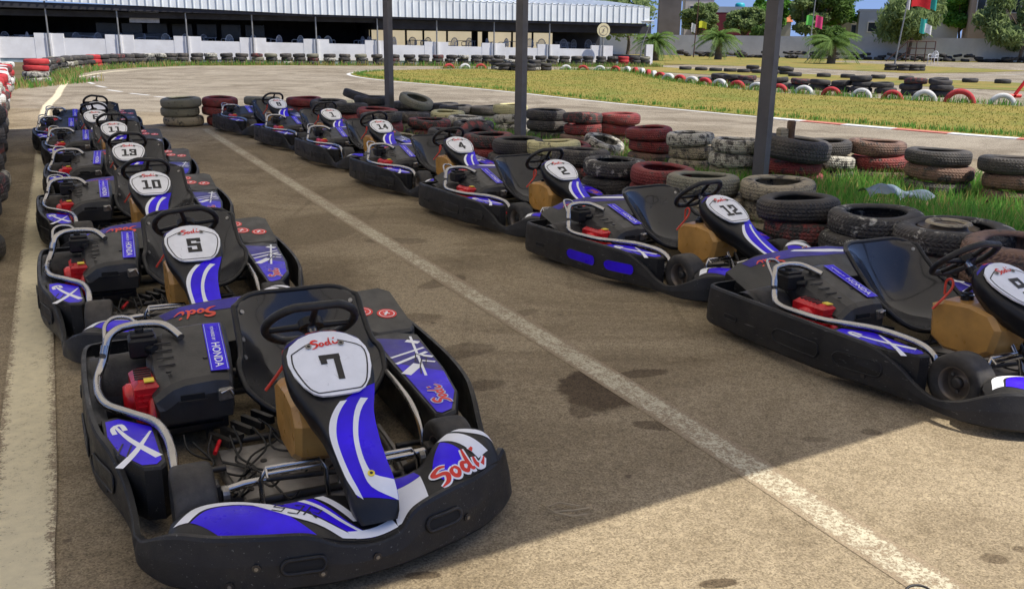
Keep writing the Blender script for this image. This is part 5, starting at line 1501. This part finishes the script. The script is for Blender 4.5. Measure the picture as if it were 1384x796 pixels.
e0, e1 = -.76, -15.5; N = 13; rnd = random.Random(6)
for k in range(N):
    a = e0 + (e1-e0)*k/N; b = e0 + (e1-e0)*(k+1)/N
    pe = 8.95 - .25*k/N + rnd.uniform(-.12,.12)
    A, B, C2, D = EP(a,-5.5), EP(a,pe), EP(b,pe), EP(b,-5.5)
    z = H + .004*(k % 2)
    rp.add([(*A,z),(*B,z),(*C2,z),(*D,z),(*A,z+.02),(*B,z+.02),(*C2,z+.02),(*D,z+.02)], [(0,1,2,3),(7,6,5,4),(0,4,5,1),(1,5,6,2),(2,6,7,3),(3,7,4,0)], CM)
rp.build('roof_panel', cn)
for e in (-1.7,-6.3,-10.8,-15.35):
    for p in (6.5, -3.6):
        a = EP(e, p); q = MB(); q.box((a[0],a[1],H/2-.01), (.115,.115,H-.02), POLEM, math.atan2(.51,.86)+.35, .008); q.build('post', cn)
    a, b = EP(e,-5), EP(e,9.2); q = MB(); q.tube([(*a,H-.07),(*b,H-.07)], .05, POLEM, 4, smooth=False); q.build('beam', cn)

# ---- back wall, houses, poles ---------------------------------------------------------------------
mb = MB()
bw = [(9,104.5),(22,99.5),(36,93),(52,86.5),(75,78)]
for i, (a, b) in enumerate(zip(bw, bw[1:])):
    L = math.dist(a, b); h = 2.1; mb.box(((a[0]+b[0])/2,(a[1]+b[1])/2,h/2), (L+.15,.22+.01*i,h+.02*(i%2)), CONC, math.atan2(b[1]-a[1], b[0]-a[0]))
tag(mb.build('yard_wall'), 'long grey rendered yard wall along the back of the race track', 'wall')
def house(name, x, y, w, d, h, mat, label, cat='building', rz=-.3, roof=None, wins=(), par=.25, pm=None):
    r_ = empty(name, (x, y, 0), rz); tag(r_, label, cat)
    q = MB(); q.box((0,0,h/2), (w,d,h), mat); q.build('wall', r_)
    q = MB()
    if roof: 
        q.loft([[(-w/2-.2,-d/2-.2,h),(w/2+.2,-d/2-.2,h),(w/2+.2,d/2+.2,h),(-w/2-.2,d/2+.2,h)],[(-w/2+.3,-.2,h+1.3),(w/2-.3,-.2,h+1.3),(w/2-.3,.2,h+1.3),(-w/2+.3,.2,h+1.3)]], roof, True, False)
    else:
        for (cx, cy, ww, dd) in ((0,-d/2+.1,w+.3,.25),(0,d/2-.1,w+.3,.25),(-w/2+.1,0,.25,d-.35),(w/2-.1,0,.25,d-.35)): q.box((cx,cy,h+par/2), (ww,dd,par), pm or mat)
        q.box((0,0,h+.02), (w-.5,d-.5,.04), mat)
    q.build('roof', r_)
    for (wx, wz, ww, wh) in wins:
        f = MB()
        for (a, b, c_, e_) in ((-ww/2-.05,0,.1,wh+.2),(ww/2+.05,0,.1,wh+.2),(0,wh/2+.05,ww,.1),(0,-wh/2-.05,ww,.1)): f.box((wx+a,-d/2-.03,wz+b), (c_,.1,e_), LTB)
        fo = f.build('window', r_); p = MB(); p.box((wx,-d/2-.012,wz), (ww,.05,wh), GLASS); p.build('pane', fo)
    return r_
house('tower', 19.7,122,2.7,4,8.5, TOWER, 'tall windowless brown-grey tower behind the terrace end', 'tower', -.1)
house('house', 23.9,125,3.6,5,6.6, LTB, 'pale flat-roofed house between the brown tower and the maroon shed', 'house', -.1, None, ((-.8,5.4,.8,.8),(.8,5.4,.8,.8)))
house('maroon_shed', 27.0,122,6.2,5,5.0, MAROON, 'maroon shed with a grey roof edge behind the yard wall', 'shed', -.1, par=.7, pm=GREYB)
mb = MB(); mb.revolve([(.001,0),(.6,0),(.62,1.0),(.45,1.2),(.001,1.25)], CYANP, 16, 'z'); tag(mb.build('water_tank', loc=(28.6,121.5,5.04)), 'small cyan water tank standing on the maroon shed roof', 'tank')
house('house', 32.4,118,3.4,4,3.9, LTB, 'small house with an orange tiled roof among the trees', 'house', -.2, ORTILE, ((0,2.9,.9,.9),))
house('house', 38.6,112,6.5,5,4.1, CREAM, 'cream house behind the tree by the pink and green flags', 'house', -.3, None, ((-2,3.0,1,1),(1.5,3.0,1,1)))
house('house', 40.4,104,5.4,5,4.8, GREYB, 'blue-grey house with one dark window left of the big willow tree', 'house', -.3, None, ((-1.2,3.2,1.0,.9),(1.8,3.2,.9,.9)))
house('house', 45,104,6,5,4.6, LTB, 'white house hidden behind the big willow tree', 'house', -.3, None, ((-2,3.4,.9,.9),))
house('apartment_house', 49.8,99,5.0,6,7.8, TANB, 'tall tan house with vertical recesses beyond the yard wall', 'house', -.35, None, ((-1.6,5.8,.7,2.2),(0,5.8,.7,2.2),(1.6,5.8,.7,2.2)))
house('apartment_house', 55.0,95.5,6.0,6,6.0, CREAM, 'cream and tan house at the right picture edge behind the trees', 'house', -.35, None, ((-1.8,4.7,.9,1.1),(0,4.7,.9,1.1),(1.8,4.7,.9,1.1)))

def flagpole(x, y, h, lean, mat, label, flags, r0=.05):
    r_ = empty('flagpole', (x, y, 0)); tag(r_, label, 'flagpole')
    q = MB(); q.tube([(0,0,0),(lean*h,0,h)], [r0, r0*.7], mat, 8); q.build('pole', r_)
    for (z, dx, w, hh, m, sd) in flags:
        f = MB()
        def S(u, v): return (lean*z+dx+w*u, .10*math.sin(u*5+sd)*u+.05, z - hh*v - .12*u*u*abs(w) + .05*math.sin(u*4+sd))
        f.grid(S, 8, 6, m)
        f.grid(lambda u, v: tuple(a+b for a, b in zip(S(1-u, v), (0,.012,0))), 8, 6, m)
        f.build('flag', r_)
    return r_
flagpole(22.1,54.6,4.6,.085,GALV,'thin leaning steel pole flying red, teal and white flags',
  [(4.35,.22,1.05,.78,REDF,0),(4.5,1.22,.42,1.05,TEALF,1),(4.35,-.05,.22,.9,WHTF,2),(2.95,1.0,.42,.8,TEALF,3),(2.62,1.28,.42,.5,WHTF,1)])
flagpole(25.6,82,6.6,.03,GALV,'thin pole with one green and one pink flag above a palm',[(3.75,-.55,.55,.8,GRNF,0),(3.75,.25,.6,1.0,PNKF,1)],.06)
flagpole(17.1,90,5.3,.03,RUST,'dark thin pole with a small yellow flag in front of the yard wall',[(3.3,.25,.7,.6,YELF,0),(3.1,-.45,.4,.8,WHTF,1)],.06)
# steel frame and white chair by the wall
fr_ = MB()
for x in (0,.75,1.5,2.25): fr_.tube([(x,0,0),(x,0,1.75)], .045, RUST, 6)
for z in (.6,1.15,1.75): fr_.tube([(0,0,z),(2.25,0,z)], .04, RUST, 6)
fr_.tube([(-1.6,0,0),(0,0,1.75)], .045, RUST, 6); fr_.tube([(-.9,0,0),(.4,0,1.2)], .045, RUST, 6)
tag(fr_.build('scaffold_frame', loc=(34.4,82.6,0), rz=-.3), 'rusty steel frame with diagonal braces standing before the grey yard wall', 'frame')
wc = copy_tree(pw); wc.location = (32.3,72.5,0); wc.rotation_euler.z = 2.2; wc.scale = (1.15,1.15,1.15); tag(wc, 'lone white plastic armchair on the far track beside the rusty frame', 'chair')
# small red barrier board at the right
rb = MB(); rb.tube([(0,0,.1),(.32,0,.62)], .05, REDI, 6); rb.tube([(-.2,0,.2),(.25,0,.2)], .05, REDI, 6); tag(rb.build('red_barrier', loc=(13.55,25.3,0)), 'tilted red barrier bar beside the last white half-buried tyre', 'barrier')

# ---- trees -----------------------------------------------------------------------------------------
def crown_mesh(name, lobes, nleaf, size, mat, seed, droop=0, parent=None):
    rnd = random.Random(seed); mb = MB()
    tot = sum(l[3]**2 for l in lobes)
    for (cx, cy, cz, r_, sq) in lobes:
        for k in range(int(nleaf*r_*r_/tot)):
            d = Vector((rnd.gauss(0,1),rnd.gauss(0,1),rnd.gauss(0,1))).normalized()
            rr = r_*(.35+.85*rnd.random()**.8)
            # clumping: leaves gather round sub-points on the lobe
            p = Vector((cx,cy,cz)) + Vector((d.x*rr, d.y*rr, d.z*rr*sq))
            p += Vector((math.sin(p.x*3.1+p.z*2.3), math.sin(p.y*2.7+p.x), math.sin(p.z*3.3+p.y*1.7)))*r_*.10
            if droop: p.z -= droop*rnd.random()*rr*abs(d.x)
            s = size*rnd.uniform(.5,1.3)
            a = Vector((rnd.gauss(0,1),rnd.gauss(0,1),rnd.gauss(0,.6)-(1.2 if droop else 0))).normalized(); b = a.orthogonal().normalized()
            b.rotate(Matrix.Rotation(rnd.uniform(0,6.28), 3, a))
            la, lb = (s*.9, s*.22) if droop else (s*.6, s*.36)
            mb.add([p-a*la, p+b*lb, p+a*la, p-b*lb], [(0,1,2,3)], mat)
    return mb.build(name, parent)
def tree(name, x, y, h0, w0, mat, label, seed, trunk=.18, droop=0, leaf=.34, n=5200, low=.35, lean=0.0):
    h, w = h0*1.12, w0*1.3; n = int(n*1.5)
    rnd = random.Random(seed); r_ = empty(name, (x, y, 0)); tag(r_, label, 'tree', 'trees beyond the race track')
    t = MB(); top = (lean*h, 0, h*.72)
    t.tube(catmull([(0,0,0),(lean*h*.2+.1,0,h*.25),(lean*h*.6-.08,.1,h*.5),top], 4), [trunk*(1-.055*i) for i in range(13)], BARK, 8)
    lobes = []
    for k in range(19):
        a = rnd.uniform(0,6.28); rad = w*.5*rnd.uniform(.2,.95); z = h*(low+.10+(.90-low)*rnd.uniform(.02,.9)); rr = w*rnd.uniform(.08,.22)
        cx, cy = lean*z+math.cos(a)*rad, math.sin(a)*rad
        lobes.append((cx, cy, min(z, h-rr*.8), rr, .8))
        t.tube([(lean*h*.4,0,h*.38),((cx+lean*h*.4)/2,cy/2,(z+h*.35)/2+.1),(cx,cy,z)], [trunk*.45,trunk*.28,trunk*.1], BARK, 6)
    t.build('trunk', r_)
    crown_mesh('crown', lobes, n, leaf, mat, seed, droop, r_)
    return r_
T = tree
T('tree', 20.6,108,5.0,3.2,LEAF2,'grey-green tree in front of the brown tower',1,lean=.04)
T('tree', 25.9,107,4.7,2.9,LEAF2,'low grey-green tree before the maroon shed',2)
T('tree', 27.2,102.5,2.9,2.2,LEAF1,'dark bush-like tree at the yard wall behind the middle palm',3,n=2600)
T('tree', 29.8,112,5.9,3.6,LEAF3,'bright green round tree left of the near canopy post',4)
T('tree', 31.3,102,5.8,3.0,LEAF2,'tall grey-green tree just left of the near canopy post',5)
T('tree', 33.4,104,7.4,5.0,LEAF1,'tall dark tree directly behind the near canopy post',6,n=6000)
T('tree', 36.2,106,7.6,4.8,LEAF3,'bright green tree behind the pink flag',7,n=6000)
T('tree', 30.8,92,2.8,2.4,LEAF1,'dark bush-like tree behind the flag palm at the yard wall',8,n=2600)
T('willow_tree', 37.8,90.5,6.9,5.6,LEAF2,'large drooping grey-green willow left of the red flag',9,droop=.7,n=7000,leaf=.42,low=.22,lean=.06)
T('tree', 47.4,101,6.6,3.4,LEAF3,'bright green tree between the teal flag and the tan house',10)
T('willow_tree', 46.2,86.0,5.6,5.4,LEAF2,'wide drooping grey-green tree at the right before the tan houses',11,droop=.6,n=7500,leaf=.42,low=.2)
T('tree', 51.0,90,5.4,4.0,LEAF2,'grey-green tree at the right picture edge over the yard wall',12,n=5000)
T('tree', 10.5,105,6.9,6.0,LEAF1,'dark tree whose top shows above the terrace roof',13,n=5000)
for i, (x, y) in enumerate([(-9,84),(-4,85.5),(1,86.5),(6,87.5),(10.5,88)]): T('tree', x, y, 4.8, 5.2, LEAF2, ['first','second','third','fourth','fifth'][i]+' from left of the grey-green trees beyond the open terrace back', 20+i, n=1800)
mb = MB()
def palm(x, y, h, r, label, seed):
    rnd = random.Random(seed); r_ = empty('palm_tree', (x, y, 0)); tag(r_, label, 'palm', 'palms on the race track')
    t = MB(); t.tube([(0,0,0),(.02,0,h*.5),(0,0,h)], [.34,.28,.26], BARK, 10)
    for k in range(14): t.box((.25*math.cos(k*2.4),.25*math.sin(k*2.4),h*(.2+.055*k)), (.16,.16,.10), BARK, k)
    t.build('trunk', r_)
    c = MB()
    for k in range(44):
        a = k*2.399; el = rnd.uniform(-.25,1.25); L = r*rnd.uniform(.8,1.1)
        pts = []
        for j in range(9):
            s = j/8; d = L*s
            pts.append(Vector((math.cos(a)*d*math.cos(el*(1-.3*s)), math.sin(a)*d*math.cos(el*(1-.3*s)), h + d*math.sin(el) - .62*L*s*s)))
        c.tube(pts, [.03*(1-.09*j) for j in range(9)], LEAFP, 4)
        side = Vector((-math.sin(a), math.cos(a), 0))
        for j in range(1, 9):
            for q in range(3):
                p = pts[j-1].lerp(pts[j], q/3); ll = .42*r*.5*(1-.55*(j/8))
                dirv = (pts[j]-pts[j-1]).normalized()
                for sg_ in (-1, 1):
                    tip = p + side*sg_*ll + dirv*ll*.7 - Vector((0,0,.12+.1*rnd.random()))
                    w_ = dirv*.035
                    c.add([p-w_, p+w_, tip], [(0,1,2)], LEAFP)
    c.build('crown', r_)
palm(11.0,74,1.5,2.0,'palm beside the right end of the terrace',1)
palm(17.3,80,1.7,2.3,'middle palm in front of the maroon shed and yard wall',2)
palm(23.6,70,1.5,2.4,'palm right of the near canopy post below the pink flag',3)

# ---- sky, sun, camera --------------------------------------------------------------------------------
w = bpy.data.worlds.new('World'); sc.world = w; w.use_nodes = True
t = w.node_tree; bg = t.nodes['Background']; sky = t.nodes.new('ShaderNodeTexSky'); sky.sky_type = 'NISHITA'; sky.sun_disc = False
AZ = Vector((.95,-.31)); EL = R(60)          # the sun stands to the right, a little behind the camera
sky.sun_elevation = EL; sky.sun_rotation = math.atan2(AZ.x, AZ.y); sky.air_density = 1.0; sky.dust_density = .15; sky.ozone_density = 2.0; sky.altitude = 20
tc = t.nodes.new('ShaderNodeTexCoord'); va = t.nodes.new('ShaderNodeVectorMath'); va.operation = 'ADD'; va.inputs[1].default_value = (0,0,.30)
vn = t.nodes.new('ShaderNodeVectorMath'); vn.operation = 'NORMALIZE'; t.links.new(tc.outputs['Generated'], va.inputs[0]); t.links.new(va.outputs[0], vn.inputs[0]); t.links.new(vn.outputs[0], sky.inputs[0])
hs = t.nodes.new('ShaderNodeMix'); hs.data_type = 'RGBA'; hs.blend_type = 'MULTIPLY'; hs.inputs[0].default_value = 1; hs.inputs[7].default_value = (1.0,.93,1.02,1)
t.links.new(sky.outputs[0], hs.inputs[6]); t.links.new(hs.outputs[2], bg.inputs[0]); bg.inputs[1].default_value = .10
sl_ = bpy.data.lights.new('sun', 'SUN'); sl_.energy = 3.4; sl_.angle = R(.5); sl_.color = (1,.945,.86)
so = bpy.data.objects.new('sun', sl_); col.objects.link(so)
dv = Vector((AZ.x*math.cos(EL), AZ.y*math.cos(EL), math.sin(EL))); so.rotation_euler = dv.to_track_quat('Z','Y').to_euler()
f_, hy, roll, Hc = 1224.63, 52.05, R(.806), 1.529
p_ = math.atan((398-hy)/f_)
fwd = Vector((0,math.cos(p_),-math.sin(p_))); up = Vector((0,math.sin(p_),math.cos(p_))); rt_ = Vector((1,0,0))
cx = rt_*math.cos(roll) + up*math.sin(roll); cy = -rt_*math.sin(roll) + up*math.cos(roll); cz = -fwd
cd = bpy.data.cameras.new('camera'); cam = bpy.data.objects.new('camera', cd); col.objects.link(cam)
cam.matrix_world = Matrix(((cx.x,cy.x,cz.x,0),(cx.y,cy.y,cz.y,0),(cx.z,cy.z,cz.z,Hc),(0,0,0,1)))
cd.sensor_width = 36; cd.lens = 36*f_/1384; cd.clip_start = .05; cd.clip_end = 3000
sc.camera = cam
vs = sc.view_settings; sc.display_settings.display_device = 'sRGB'; vs.view_transform = 'Standard'; vs.look = 'None'; vs.gamma = 1; vs.use_curve_mapping = False; vs.exposure = .74
sc.render.resolution_x = 1024; sc.render.resolution_y = 588
sc.cycles.max_bounces = 6; sc.cycles.use_denoising = True
